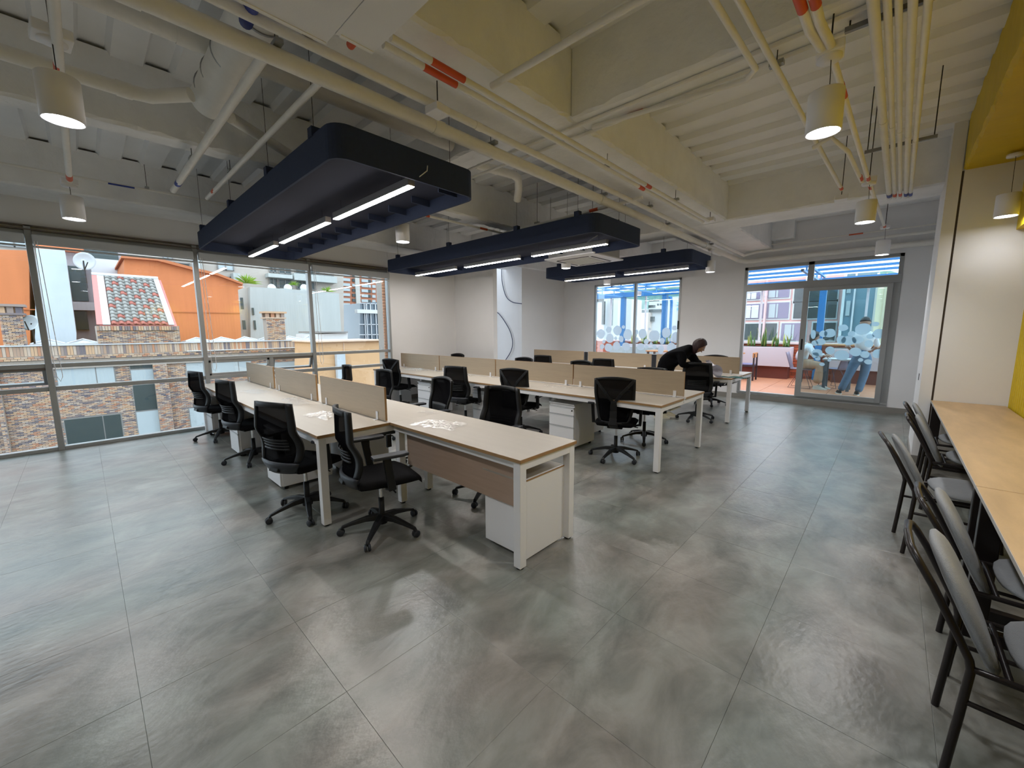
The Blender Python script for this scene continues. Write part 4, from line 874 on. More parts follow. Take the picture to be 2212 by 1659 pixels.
# ================================================================= PEOPLE
SKIN = mat('warm_skin', (0.42, 0.24, 0.16), 0.55); HAIRR = mat('dark_red_hair', (0.028, 0.006, 0.006), 0.5, bump=0.4, bscale=120, var=0.2, scale=60)
HAIRB = mat('black_hair', (0.012, 0.010, 0.010), 0.5); BCL = mat('black_cloth', (0.005, 0.005, 0.006), 0.95, spec=0.08, bump=0.2, bscale=60)
def skin(name, pts, edges, rad, m, parent, sub=2, root=0):
    me = bpy.data.meshes.new(name); me.from_pydata([tuple(p) for p in pts], edges, []); me.materials.append(m)
    o = bpy.data.objects.new(name, me); C.objects.link(o); o.parent = parent
    sk = o.modifiers.new('k', 'SKIN'); sk.use_smooth_shade = True
    for i, v in enumerate(me.skin_vertices[0].data if me.skin_vertices else []): pass
    if not me.skin_vertices:
        bm = bmesh.new(); bm.from_mesh(me); bm.verts.layers.skin.verify(); bm.to_mesh(me); bm.free()
    for i, v in enumerate(me.skin_vertices[0].data):
        r = rad[i]; v.radius = (r, r) if not isinstance(r, tuple) else r; v.use_root = (i == root)
    s = o.modifiers.new('u', 'SUBSURF'); s.levels = sub; s.render_levels = sub
    return o
def head(parent, c, fdir, updir, r, hairm, hairlen, long=False):
    """head as one sculpted surface with nose, brow, mouth, ears; hair is a second shell"""
    f = Vector(fdir).normalized(); u_ = Vector(updir); u_ = (u_-f*u_.dot(f)).normalized(); s = f.cross(u_)
    c = Vector(c)
    def P(a, b, k=1.0, hair=False):
        th = a*2*PI; ph = -PI/2+b*PI
        x = math.cos(ph)*math.sin(th); y = math.cos(ph)*math.cos(th); z = math.sin(ph)
        X = x*0.78; Y = y*0.92; Z = z*1.12
        if z < 0: X *= 1-0.28*(-z); Y *= 1-0.10*(-z) if y > 0 else 1-0.25*(-z)
        if not hair:
            if y > 0:
                fx = math.exp(-(x/0.13)**2); Y += 0.20*fx*math.exp(-((z+0.12)/0.16)**2)
                Y += 0.05*math.exp(-(x/0.3)**2)*math.exp(-((z+0.48)/0.07)**2); Y -= 0.06*math.exp(-((abs(x)-0.32)/0.14)**2)*math.exp(-((z-0.06)/0.1)**2)
                Y += 0.07*math.exp(-(x/0.25)**2)*math.exp(-((z+0.85)/0.15)**2)
            X += 0.14*math.copysign(1, x)*math.exp(-((abs(x)-1)/0.12)**2)*math.exp(-(z/0.22)**2)*math.exp(-(y/0.25)**2)
        return c+(s*X+f*Y+u_*Z)*r*k
    return P
def make_head(parent, c, fdir, updir, r, hairm, long=False):
    P = head(parent, c, fdir, updir, r, hairm, 0)
    f = Vector(fdir).normalized(); u_ = Vector(updir); u_ = (u_-f*u_.dot(f)).normalized(); s = f.cross(u_)
    hd = MB().grid(lambda a, b: P(a, b), 40, 28).obj('head', SKIN, parent)
    c = Vector(c)
    for sd in (-1, 1):
        e = c+(s*sd*0.27+f*0.83+u_*0.05)*r
        MB().lathe([(0, -0.01), (0.009, -0.006), (0.012, 0), (0.009, 0.006), (0, 0.01)], e, 10).obj('eye', mat('eye_white', (0.5, 0.48, 0.46), 0.3), hd)
        a_ = c+(s*sd*0.12+f*0.90+u_*0.20)*r; b_ = c+(s*sd*0.42+f*0.80+u_*0.22)*r
        MB().tube([a_, b_], 0.004, 6).obj('eyebrow', hairm, hd)
    MB().tube([c+(s*-0.2+f*0.86-u_*0.50)*r, c+(f*0.95-u_*0.49)*r, c+(s*0.2+f*0.86-u_*0.50)*r], 0.006, 6).obj('mouth', mat('lips', (0.30, 0.10, 0.08), 0.5), hd)
    def H(a, b):
        th = a*2*PI; y = math.cos(th)
        front = max(0, y); low = 0.56+0.22*front if not long else 0.22+0.50*front**0.7
        bb = low+(1-low)*b; p = P(a, bb, 1.10+0.02*math.sin(a*60), True)
        if long and b < 0.3 and y < 0.2: p += Vector((0, 0, -0.06))*(0.3-b)/0.3
        return p
    MB().grid(H, 40, 12).obj('hair', hairm, parent, solid=0.012)
    return P
def hand(parent, wrist, d, palm_n, sc=1.0, m=None, curl=0.6):
    """palm + five separate tapered fingers in one mesh"""
    d = Vector(d).normalized(); n = Vector(palm_n); n = (n-d*n.dot(d)).normalized(); s = d.cross(n); w_ = Vector(wrist); mb = MB()
    mb.tube([w_, w_+d*0.03*sc, w_+d*0.06*sc, w_+d*0.088*sc], 0.02*sc, 10, rads=[0.022*sc, 0.031*sc, 0.037*sc, 0.030*sc])
    vs = mb.v
    mb.v = [tuple(Vector(v)-n*((Vector(v)-w_).dot(n))*0.45) for v in mb.v]
    for k, (o_, L_) in enumerate(((-0.028, 0.066), (-0.009, 0.078), (0.010, 0.073), (0.028, 0.056))):
        p = w_+d*0.078*sc+s*o_*sc; q = [p]; a = 0.0
        for j, fr_ in enumerate((0.45, 0.3, 0.25)):
            a += curl*(0.5+0.25*j); p = p+(d*math.cos(a)+n*math.sin(a))*L_*fr_*sc; q.append(p)
        mb.tube(q, 0.009*sc, 8, rads=[0.0095*sc, 0.009*sc, 0.008*sc, 0.006*sc])
    p = w_+d*0.025*sc-s*0.024*sc; q = [p, p+(d*0.6-s*0.7+n*0.2)*0.035*sc, p+(d*0.85-s*0.75+n*0.5)*0.06*sc, p+(d*1.2-s*0.7+n*0.8)*0.075*sc]
    mb.tube(q, 0.01*sc, 8, rads=[0.014*sc, 0.011*sc, 0.009*sc, 0.007*sc])
    return mb.obj('hand', m or SKIN, parent)
# --- woman bending over the chair in the office
wo = thing('person', 'woman in black with dark red hair bending over an office chair by the far desks', 'person', (-2.86, 6.95, 0)); L = Vector(wo.location)
hip = Vector((-2.88, 6.93, 0.90)); waist = Vector((-2.80, 6.96, 1.03)); chest = Vector((-2.60, 7.00, 1.16)); neckb = Vector((-2.47, 7.03, 1.22)); hc = Vector((-2.335, 7.05, 1.275))
body = [hip, waist, chest, neckb, Vector((-2.41, 7.04, 1.245))]
pts = [p-L for p in body]; ed = [(0, 1), (1, 2), (2, 3), (3, 4)]; rd = [(0.185, 0.165), (0.165, 0.16), (0.185, 0.175), 0.085, 0.055]
def limb(start, chain, rr):
    i0 = start
    for p, r in zip(chain, rr): pts.append(Vector(p)-L); rd.append(r); ed.append((i0, len(pts)-1)); i0 = len(pts)-1
for sy in (-1, 1):
    limb(0, [(-2.86, 6.93+sy*0.09, 0.80), (-2.84, 6.93+sy*0.11, 0.50), (-2.88, 6.92+sy*0.12, 0.28), (-2.87, 6.92+sy*0.12, 0.10)], [0.125, 0.10, 0.075, 0.065])
    limb(2, [(-2.53, 7.02+sy*0.17, 1.13), (-2.45+0.05*sy, 7.02+sy*0.22, 0.95), (-2.33, 7.10+sy*0.14, 0.975)], [0.085, 0.072, 0.055])
skin('black_outfit', pts, ed, rd, BCL, wo)
P_ = make_head(wo, hc-L, (0.80, 0.10, -0.62), (0.45, 0.0, 0.88), 0.105, HAIRR, True)
MB().tube([Vector((-2.42, 7.04, 1.23))-L, Vector((-2.36, 7.05, 1.24))-L], 0.05, 12).obj('neck', SKIN, wo)
hand(wo, Vector((-2.33, 7.24, 0.975))-L, (0.9, 0.1, -0.1), (0, 0, -1)); hand(wo, Vector((-2.33, 6.96, 0.975))-L, (0.9, 0.2, 0.0), (0, 0, -1))
SH = mat('cream_sneaker', (0.62, 0.57, 0.42), 0.7)
def shoe(par, p, ang, m, s=1.0):
    d = Vector((math.cos(ang), math.sin(ang), 0)); q = Vector((-d.y, d.x, 0)); p = Vector(p); mb = MB()
    def f(a, b):
        t = a*2*PI; k = b; L_ = 0.13*s; x = math.cos(t); y = math.sin(t)
        w_ = 0.044*s*(1+0.12*x); z = 0.085*s*k*(1-0.45*max(0, x)**1.2); sh = 1-0.22*k*k
        return p+d*(x*L_*sh+0.055*s-0.025*k*s)+q*(y*w_*sh)+Vector((0, 0, z))
    mb.grid(f, 20, 6); top = [f(i/20, 1) for i in range(20)]; mb.add(top, [tuple(range(20))]); bot = [f(i/20, 0) for i in range(20)]; mb.add(bot, [tuple(range(20))])
    o = mb.obj('shoe', m, par)
    mb = MB(); n = 20; r0 = [p+d*(math.cos(2*PI*i/n)*0.136*s+0.055*s)+q*math.sin(2*PI*i/n)*0.049*s for i in range(n)]
    mb.add(r0+[v+Vector((0, 0, 0.022)) for v in r0], [tuple(range(n)), tuple(range(n, 2*n))]+[(i, (i+1) % n, (i+1) % n+n, i+n) for i in range(n)]).obj('sole', mat('white_sole', (0.7, 0.68, 0.62), 0.6), o)
    return o
shoe(wo, Vector((-2.86, 6.80, 0.0))-L, 0.5, SH); shoe(wo, Vector((-2.80, 7.04, 0.0))-L, 0.35, SH)
# plastic wrap she holds and sheet over the chair
def wrapf(a, b):
    x = -2.24+0.26*a; z = 1.02-0.20*b-0.10*a*a+0.02*math.sin(9*a+5*b); y = 7.10+0.10*b+0.05*math.sin(6*a+8*b)
    return (x, y, z)
tag(MB().grid(wrapf, 16, 12, False).obj('plastic_wrap', clear('milky_plastic', (0.9, 0.9, 0.95), 0.18, 0.45, (0.75, 0.76, 0.86), 0.1, 0.6), solid=0.001), 'sheet of clear plastic wrap the woman is pulling off the chair', 'wrap')
tag(MB().grid(lambda a, b: (-2.10+0.45*a, 7.26+0.18*b, 0.754+0.012*math.sin(8*a)*math.sin(5*b)), 12, 6).obj('green_cloth', mat('teal_cloth', (0.03, 0.10, 0.09), 0.9), solid=0.004), 'dark green cloth lying on the far desk beside the woman', 'cloth')
sb = thing('spray_bottle', 'white trigger spray bottle with teal liquid on the far desk left of the woman', 'bottle', (-3.13, 7.45, 0.75))
MB().lathe([(0, 0), (0.036, 0), (0.038, 0.01), (0.038, 0.10), (0.02, 0.15), (0.014, 0.165)], n=16).obj('bottle_body', mat('teal_liquid', (0.05, 0.35, 0.36), 0.3), sb)
MB().box((-0.05, -0.012, 0.19), (0.03, 0.012, 0.225)).box((-0.045, -0.006, 0.14), (-0.035, 0.006, 0.195)).box((-0.014, -0.014, 0.155), (0.014, 0.014, 0.195)).obj('trigger_head', WMET, sb, bevel=0.004)
# --- people on the terrace (floor level 0.13)
DEN = mat('blue_denim', (0.10, 0.17, 0.27), 0.85, bump=0.3, bscale=200, var=0.12, scale=20); BEI = mat('beige_trousers', (0.52, 0.34, 0.22), 0.85, var=0.05, scale=10); WSH = mat('white_shirt', (0.80, 0.80, 0.82), 0.8)
mn = thing('person', 'man in blue jeans standing behind the frosted dots of the sliding door', 'person', (-0.50, 11.35, 0.13)); L = Vector(mn.location)
pts = [Vector((-0.43, 11.4, 0.98))-L, Vector((-0.42, 11.4, 1.10))-L]; ed = [(0, 1)]; rd = [(0.15, 0.12), (0.145, 0.11)]
limb(0, [(-0.52, 11.36, 0.86), (-0.62, 11.30, 0.52), (-0.72, 11.25, 0.19)], [0.105, 0.08, 0.07])
limb(0, [(-0.34, 11.40, 0.86), (-0.37, 11.38, 0.52), (-0.43, 11.30, 0.18)], [0.105, 0.08, 0.07])
skin('jeans', pts, ed, rd, DEN, mn)
pts = [Vector((-0.42, 11.4, 1.05))-L, Vector((-0.43, 11.43, 1.25))-L, Vector((-0.44, 11.46, 1.43))-L, Vector((-0.44, 11.48, 1.53))-L]; ed = [(0, 1), (1, 2), (2, 3)]; rd = [(0.15, 0.115), (0.165, 0.12), (0.15, 0.11), 0.055]
limb(2, [(-0.62, 11.46, 1.38), (-0.70, 11.50, 1.15)], [0.06, 0.05]); limb(2, [(-0.26, 11.46, 1.38), (-0.20, 11.50, 1.15)], [0.06, 0.05])
skin('shirt', pts, ed, rd, WSH, mn)
for sx, x0 in ((-1, -0.70), (1, -0.20)):
    MB().tube([Vector((x0, 11.50, 1.17))-L, Vector((x0+0.08*-sx, 11.62, 1.07))-L], 0.034, 10, rads=[0.04, 0.028]).obj('forearm', SKIN, mn)
    hand(mn, Vector((x0+0.08*-sx, 11.62, 1.07))-L, (-sx*0.4, 0.8, -0.1), (0, 0, -1))
MB().tube([Vector((-0.44, 11.48, 1.50))-L, Vector((-0.44, 11.50, 1.60))-L], 0.052, 12).obj('neck', SKIN, mn)
make_head(mn, Vector((-0.44, 11.52, 1.665))-L, (0.1, 0.95, -0.2), (0, 0.1, 1), 0.105, HAIRB)
shoe(mn, Vector((-0.73, 11.22, 0.13))-L, 1.9, BLK); shoe(mn, Vector((-0.44, 11.26, 0.13))-L, 1.7, BLK)
sw = thing('person', 'seated woman in white blouse and beige wide trousers on the terrace', 'person', (-1.55, 11.85, 0.13)); L = Vector(sw.location)
pts = [Vector((-1.52, 11.86, 0.70))-L]; ed = []; rd = [(0.16, 0.13)]
limb(0, [(-1.38, 11.76, 0.70), (-1.17, 11.72, 0.68), (-1.17, 11.70, 0.42), (-1.19, 11.70, 0.26)], [0.11, 0.09, 0.09, 0.10])
limb(0, [(-1.38, 11.94, 0.70), (-1.14, 11.96, 0.68), (-1.14, 11.95, 0.42), (-1.16, 11.95, 0.26)], [0.11, 0.09, 0.09, 0.10])
skin('trousers', pts, ed, rd, BEI, sw)
pts = [Vector((-1.55, 11.86, 0.74))-L, Vector((-1.55, 11.86, 0.95))-L, Vector((-1.46, 11.86, 1.13))-L, Vector((-1.40, 11.86, 1.22))-L]; ed = [(0, 1), (1, 2), (2, 3)]; rd = [(0.15, 0.13), (0.14, 0.12), (0.14, 0.11), 0.05]
limb(2, [(-1.40, 11.70, 1.08), (-1.30, 11.64, 0.92), (-1.12, 11.68, 0.93)], [0.055, 0.045, 0.038]); limb(2, [(-1.40, 12.02, 1.08), (-1.30, 12.06, 0.92), (-1.12, 12.02, 0.93)], [0.055, 0.045, 0.038])
skin('blouse', pts, ed, rd, WSH, sw)
MB().tube([Vector((-1.42, 11.86, 1.20))-L, Vector((-1.36, 11.86, 1.29))-L], 0.045, 12).obj('neck', SKIN, sw)
make_head(sw, Vector((-1.33, 11.86, 1.36))-L, (0.9, 0, -0.35), (0.3, 0, 1), 0.10, HAIRB, True)
hand(sw, Vector((-1.12, 11.68, 0.93))-L, (1, 0, 0), (0, 0, -1)); hand(sw, Vector((-1.12, 12.02, 0.93))-L, (1, 0, 0), (0, 0, -1))
shoe(sw, Vector((-1.18, 11.70, 0.13))-L, 0.1, mat('white_sole', (0.7, 0.68, 0.62), 0.6)); shoe(sw, Vector((-1.14, 11.95, 0.13))-L, 0.1, mat('white_sole', (0.7, 0.68, 0.62), 0.6))
# ================================================================= STREET SIDE (through the window wall, planes x = const)
def brickmat():
    m = bpy.data.materials.new('mixed_clinker_brick'); m.use_nodes = True; n = m.node_tree.nodes; l = m.node_tree.links; b = n['Principled BSDF']
    oi = n.new('ShaderNodeObjectInfo'); ge = n.new('ShaderNodeNewGeometry'); a = n.new('ShaderNodeMath'); a.operation = 'ADD'; fr_ = n.new('ShaderNodeMath'); fr_.operation = 'FRACT'
    l.new(oi.outputs['Random'], a.inputs[0]); l.new(ge.outputs['Random Per Island'], a.inputs[1]); l.new(a.outputs[0], fr_.inputs[0])
    cr = n.new('ShaderNodeValToRGB'); cr.color_ramp.interpolation = 'CONSTANT'; e = cr.color_ramp.elements
    cols = [(0.0, (0.37, 0.245, 0.18)), (0.16, (0.50, 0.32, 0.20)), (0.32, (0.20, 0.16, 0.16)), (0.44, (0.47, 0.34, 0.25)), (0.58, (0.42, 0.20, 0.12)), (0.70, (0.30, 0.23, 0.20)), (0.82, (0.46, 0.36, 0.29)), (0.93, (0.14, 0.12, 0.14))]
    e[0].color = (*cols[0][1], 1); e[0].position = 0; e[1].position = cols[1][0]; e[1].color = (*cols[1][1], 1)
    for p, c in cols[2:]: k = e.new(p); k.color = (*c, 1)
    l.new(fr_.outputs[0], cr.inputs[0]); l.new(cr.outputs[0], b.inputs['Base Color']); b.inputs['Roughness'].default_value = 0.85; return m
BRK = brickmat(); MORT = mat('pale_mortar', (0.328, 0.281, 0.242), 0.9)
REDB = mat('red_terrace_brick', (0.42, 0.10, 0.045), 0.8, rnd=0.25, var=0.1, scale=20)
WIND = mat('dark_window_glass', (0.035, 0.05, 0.05), 0.2, spec=0.35); WINL = mat('pale_curtained_glass', (0.390, 0.437, 0.452), 0.35); WHT = mat('white_render_paint', (0.640, 0.640, 0.640), 0.8)
brick_n = {'n': 0}
def bricks(par, ax, plane, u0, u1, z0, z1, holes=(), bw=0.165, bh=0.05, dep=0.04, soldier=False, limit=300, name='brick', m=None, seed=3, jt=0.012, out=-1):
    """bricks laid on the face of a wall; the first `limit` become parts, the rest one stuff mesh. out: side of the face (+/- along ax)"""
    m = m or BRK; rr = random.Random(seed); lst = []
    if soldier: bw, bh = 0.085, z1-z0
    z = z0; r = 0
    while z < z1-0.01:
        u_ = u0-(0 if soldier else (bw/2 if r % 2 else 0)); zz = min(z+bh, z1)
        while u_ < u1:
            a, b = max(u_, u0), min(u_+bw, u1)
            if b-a > 0.03 and not any(h[0] < (a+b)/2 < h[1] and h[2] < (z+zz)/2 < h[3] for h in holes): lst.append((a, b-jt, z, zz-jt*0.8, rr.uniform(-0.006, 0.008)))
            u_ += bw
        z += bh; r += 1
    st = MB(); proto = {}
    def bb(a, b):
        return MB().box(a, b)
    for i, (a, b, c, d, e) in enumerate(lst):
        if i < limit:
            k = (round(b-a, 2), round(d-c, 3))
            if k not in proto:
                bx_ = MB().box((0, 0, 0), (dep, b-a, d-c)) if ax == 0 else MB().box((0, 0, 0), (b-a, dep, d-c)); o = bx_.obj(name, m, par); proto[k] = o.data
            else: o = bpy.data.objects.new(name, proto[k]); C.objects.link(o); o.parent = par
            p0 = plane+e if out < 0 else plane+e
            off = (-dep+0.02+e) if out > 0 else (-0.02+e)
            o.location = ((plane+off, a, c) if ax == 0 else (a, plane+off, c))
            o.location = Vector(o.location)-par.matrix_world.translation if False else Vector(o.location)-Vector(par.location)
        else:
            off = (-dep+0.02+e) if out > 0 else (-0.02+e)
            if ax == 0: st.box((plane+off, a, c), (plane+off+dep, b, d))
            else: st.box((a, plane+off, c), (b, plane+off+dep, d))
    if st.v:
        o = st.obj(name+'_field', m, par, fix=False); o['kind'] = 'stuff'; o.location = -Vector(par.location)
def fac(X, x0, y0, x1, y1):
    ym = (y0+y1)/2; xm = (x0+x1)/2
    return gx(x0, ym, X).y, gx(x1, ym, X).y, gx(xm, y1, X).z, gx(xm, y0, X).z
def F(par, X, r, d, nm, m, **k):
    """box whose front face lies on plane X, seen at pixel rect r; depth d"""
    a, b, c, e = fac(X, *r); o = B((X-d, a, c), (X, b, e)).obj(nm, m, par, **k); o.location = -Vector(par.location); return o
XB = -24.0
bl = thing('brick_building', 'brown and grey clinker brick house across the street with deep parapet', 'building', (XB-3, 3, -6)); Lb = Vector(bl.location)
zt = gx(360, 744, XB).z; zt = 1.07
holes = []
def hole(r):
    a, b, c, d = fac(XB, *r); holes.append((a, b, c, d)); return a, b, c, d
wins = [((118, 781, 250, 832), 'L', 'curtained window'), ((138, 898, 268, 962), 'D', ''), ((286, 760, 352, 940), 'T', ''), ((400, 778, 447, 818), 'L', ''), ((545, 780, 690, 815), 'L', ''), ((408, 878, 450, 925), 'L', ''), ((455, 780, 545, 812), 'L', '')]
wall_y0, wall_y1 = gx(0, 800, XB).y-2.5, gx(678, 745, XB).y
o = B((XB-5, wall_y0, -7), (XB-0.01, wall_y1, zt-0.32)).obj('wall', MORT, bl); o.location = -Lb
for r, k, _ in wins:
    a, b, c, d = hole(r)
    fm = B((XB-0.01, a, c), (XB+0.02, b, d)).obj('window', mat('window_reveal', (0.20, 0.19, 0.18), 0.6), bl); fm.location = -Lb
    if k == 'T':
        zs = [c, c+(d-c)*0.30, c+(d-c)*0.62, c+(d-c)*0.80, d]; cols = [WINL, WIND, WINL, WIND]
        for i in range(4): q = B((XB+0.021, a+0.04, zs[i]+0.03), (XB+0.03, b-0.04, zs[i+1]-0.03)).obj('pane', cols[i], fm)
    else:
        n = 2 if (b-a) > 1.4 else 1
        for i in range(n):
            s0 = a+0.05+(b-a-0.1)*((0, 0.68)[i] if n == 2 else 0); s1 = a+0.05+(b-a-0.1)*((0.66, 1)[i] if n == 2 else 1)
            B((XB+0.021, s0, c+0.05), (XB+0.03, s1, d-0.05)).obj('pane', WIND if k == 'D' else WINL, fm)
bricks(bl, 0, XB, wall_y0, wall_y1, zt-0.98-1.35, zt-0.98, holes, limit=300, out=1)
bricks(bl, 0, XB, wall_y0, wall_y1, -6.5, zt-0.98-1.35, holes, limit=0, seed=5, out=1, name='lower_brick')
bricks(bl, 0, XB+0.06, wall_y0, wall_y1, zt-0.98, zt-0.62, (), soldier=True, limit=0, seed=6, out=1, name='soldier_brick')
bricks(bl, 0, XB+0.16, wall_y0, wall_y1, zt-0.60, zt-0.46, (), limit=0, bh=0.07, seed=7, out=1, name='band_brick')
bricks(bl, 0, XB+0.10, wall_y0, wall_y1, zt-0.44, zt-0.06, (), soldier=True, limit=120, seed=8, out=1, name='coping_brick')
o = B((XB-0.6, wall_y0, zt-0.98), (XB+0.11, wall_y1, zt-0.06)).obj('parapet', MORT, bl); o.location = -Lb
o = B((XB-0.6, wall_y0, zt-0.06), (XB+0.18, wall_y1, zt-0.02)).obj('parapet_flashing', mat('zinc_flashing', (0.55, 0.57, 0.60), 0.4, 0.3), bl); o.location = -Lb
o = B((XB-0.02, gx(400, 740, XB).y, zt-0.45), (XB+0.24, wall_y1, zt-0.42)).obj('drip_edge', WHT, bl); o.location = -Lb
for r in ((338, 770, 368, 960), (0, 800, 12, 990)):
    a, b, c, d = fac(XB, *r); o = B((XB, a, -6), (XB+0.22, b, zt-0.98)).obj('pilaster', MORT, bl); o.location = -Lb
    bricks(bl, 0, XB+0.22, a, b, -6, zt-0.98, (), limit=0, seed=11, out=1, name='pilaster_brick')
# skylights behind the parapet
for i, (x0, x1) in enumerate(((60, 215), (400, 560), (560, 700))):
    a, b = gx(x0, 728, XB-0.8).y, gx(x1, 728, XB-0.8).y
    t = thing('roof_skylight', ['white framed skylight left of the tiled roof', 'white framed skylight right of the tiled roof', 'white framed skylight behind the middle chimney'][i], 'skylight', (XB-1.4, a, zt-0.05), 0, 'low white skylights on the brick house')
    B((-0.6, 0, 0), (0.5, b-a, 0.05)).obj('kerb', WHT, t)
    n = max(2, int((b-a)/0.9))
    for k in range(n):
        y0 = (b-a)*k/n; w_ = (b-a)/n
        MB().prism([(0.0, 0.0), (w_, 0), (w_/2, 0.16)], 0, -0.5, 0.35).v
        mb = MB(); mb.add([(0.35, y0+0.03, 0.05), (0.35, y0+w_-0.03, 0.05), (-0.1, y0+w_/2, 0.20), (-0.5, y0+0.03, 0.05), (-0.5, y0+w_-0.03, 0.05)], [(0, 1, 2), (1, 4, 2), (4, 3, 2), (3, 0, 2)]).obj('skylight_pane', mat('skylight_glass', (0.45, 0.48, 0.52), 0.2), t)
        for e0, e1 in (((0.36, y0+0.03, 0.06), (-0.1, y0+w_/2, 0.22)), ((0.36, y0+w_-0.03, 0.06), (-0.1, y0+w_/2, 0.22))): MB().tube([e0, e1], 0.03, 6).obj('rib', WHT, t)
# tower with tiled roof
a0, b0 = gx(216, 712, XB).y, gx(378, 712, XB).y
tw = thing('roof_tower', 'brick tower head with a steep red and grey barrel-tiled roof', 'building', (XB-1.5, (a0+b0)/2, 0)); Lt = Vector(tw.location)
ztop, zbot = gx(265, 596, XB-0.9).z, gx(290, 703, XB).z
o = B((XB-2.2, a0-0.1, zt-0.4), (XB+0.05, b0+0.15, zbot-0.02)).obj('wall', MORT, tw); o.location = -Lt
bricks(tw, 0, XB+0.07, a0-0.1, b0+0.15, zt-0.05, zbot-0.22, (), limit=0, seed=12, out=1)
bricks(tw, 0, XB+0.14, a0-0.1, b0+0.15, zbot-0.21, zbot-0.02, (), soldier=True, limit=60, seed=13, out=1, name='eaves_brick')
A = Vector((XB+0.12, a0+0.1, zbot)); Bv = Vector((XB-1.3, gx(202, 590, XB-0.9).y+0.1, ztop)); Cc = Vector((XB-1.3, gx(343, 598, XB-0.9).y, ztop)); D = Vector((XB+0.12, b0-0.02, zbot))
def R_(u_, v_): return (A*(1-u_)+D*u_)*(1-v_)+(Bv*(1-u_)+Cc*u_)*v_
o = MB().add([A-Vector((0, .1, .04)), D+Vector((0, .1, -.04)), Cc+Vector((0, .1, -.04)), Bv-Vector((0, .1, .04)), Vector((XB-2.3, A.y, zbot)), Vector((XB-2.3, D.y, zbot))], [(0, 1, 2, 3), (0, 3, 4), (1, 5, 2), (3, 2, 5, 4)]).obj('roof_deck', mat('pink_render', (0.62, 0.24, 0.22), 0.8), tw); o.location = -Lt
TG = [mat('tile_grey', (0.33, 0.32, 0.30), 0.85, var=0.15, scale=9), mat('tile_red', (0.42, 0.14, 0.11), 0.8, var=0.12, scale=9)]
nrm = (D-A).cross(Bv-A).normalized(); nrm = nrm if nrm.x > 0 else -nrm
NC_, NR = 8, 15; rr = random.Random(4); pm = {}
for c in range(NC_):
    for r in range(NR):
        red = (r % 5 == (2*c) % 5 and rr.random() < 0.85) or (r == 0)
        u0_, u1_ = 0.11+0.80*c/NC_, 0.11+0.80*(c+1)/NC_; v0, v1 = r/NR, (r+1.15)/NR
        p00, p10, p01, p11 = R_(u0_, v0), R_(u1_, v0), R_(u0_, min(v1, 1)), R_(u1_, min(v1, 1)); lift = 0.035
        vs = []; n = 6
        for (q0, q1, lf_) in ((p00, p10, lift+0.02), (p01, p11, lift-0.01)):
            w_ = (q1-q0).length
            for k in range(n+1):
                t = k/n; h = math.sin(min(1, t/0.72)*PI) if t < 0.72 else -0.25*math.sin((t-0.72)/0.28*PI)
                vs.append(q0+(q1-q0)*t+nrm*(lf_+0.42*w_*max(h, -0.3)*0.85))
        o = MB().add(vs, [(k, k+1, k+n+2, k+n+1) for k in range(n)], True).obj('roof_tile', TG[1 if red else 0], tw, solid=0.012); o.location = -Lt
for (u0_, u1_, m_, nm_) in ((-0.08, 0.0, mat('pink_render', (0.62, 0.24, 0.22), 0.8), 'verge'), (0.0, 0.10, WHT, 'flashing'), (0.915, 1.0, WHT, 'flashing')):
    vs = [R_(u0_, 0)+nrm*0.05, R_(u1_, 0)+nrm*0.05, R_(u1_, 1)+nrm*0.05, R_(u0_, 1)+nrm*0.05]
    o = MB().add(vs, [(0, 1, 2, 3)]).obj(nm_, m_, tw, solid=0.05); o.location = -Lt
o = MB().tube([R_(-0.08, 1.0)+nrm*0.06, R_(1.0, 1.0)+nrm*0.06], 0.07, 10).obj('ridge_cap', WHT, tw); o.location = -Lt
# chimneys
def chimney(r, X, lab, nslot):
    a, b, c, d = fac(X, *r); t = thing('brick_chimney', lab, 'chimney', (X-0.4, (a+b)/2, c-0.5), 0, 'clinker brick chimneys'); Lc = Vector(t.location)
    zc = d-(d-c)*0.28; dp = 0.7
    o = B((X-dp, a+0.03, c-0.6), (X-0.02, b-0.03, zc)).obj('stack', MORT, t); o.location = -Lc
    bricks(t, 0, X, a, b, c-0.6, zc, (), limit=90, seed=21, out=1)
    o = B((X-dp-0.05, a-0.06, zc), (X+0.06, b+0.06, zc+0.07)).obj('collar', BRK, t); o.location = -Lc
    o = B((X-dp-0.05, a-0.10, d-0.09), (X+0.08, b+0.10, d)).obj('cap', BRK, t); o.location = -Lc
    for k in range(nslot+1):
        y = a+(b-a-0.16)*k/nslot
        for xx in (X-0.14, X-dp):
            o = B((xx, y, zc+0.07), (xx+0.12, y+0.16, d-0.09)).obj('pier', BRK, t); o.location = -Lc
chimney((0, 657, 52, 740), XB+0.05, 'brick chimney at the left edge of the view', 2)
chimney((576, 673, 616, 728), XB-0.1, 'smaller brick chimney in the middle of the street windows', 3)
def dish(p, lab, s, dirv):
    t = thing('satellite_dish', lab, 'satellite dish', p, 0, 'white satellite dishes'); q = Vector(dirv).to_track_quat('Z', 'Y').to_matrix().to_4x4()
    MB().lathe([(r*s, 0.28*s*(r*r)) for r in (0.0, .25, .5, .75, 1.0)], n=24, m=q).obj('reflector', mat('dish_grey', (0.62, 0.66, 0.68), 0.5), t, solid=0.01)
    MB().tube([q @ Vector((0, -s, 0.28*s)), q @ Vector((0, 0, 0.9*s))], 0.02, 6).obj('feed_arm', STEEL, t); MB().tube([(0, 0, 0), (0, 0, -1.0*s-(0.9 if s > 0.4 else 0.5))], 0.03, 6).obj('mast', STEEL, t)
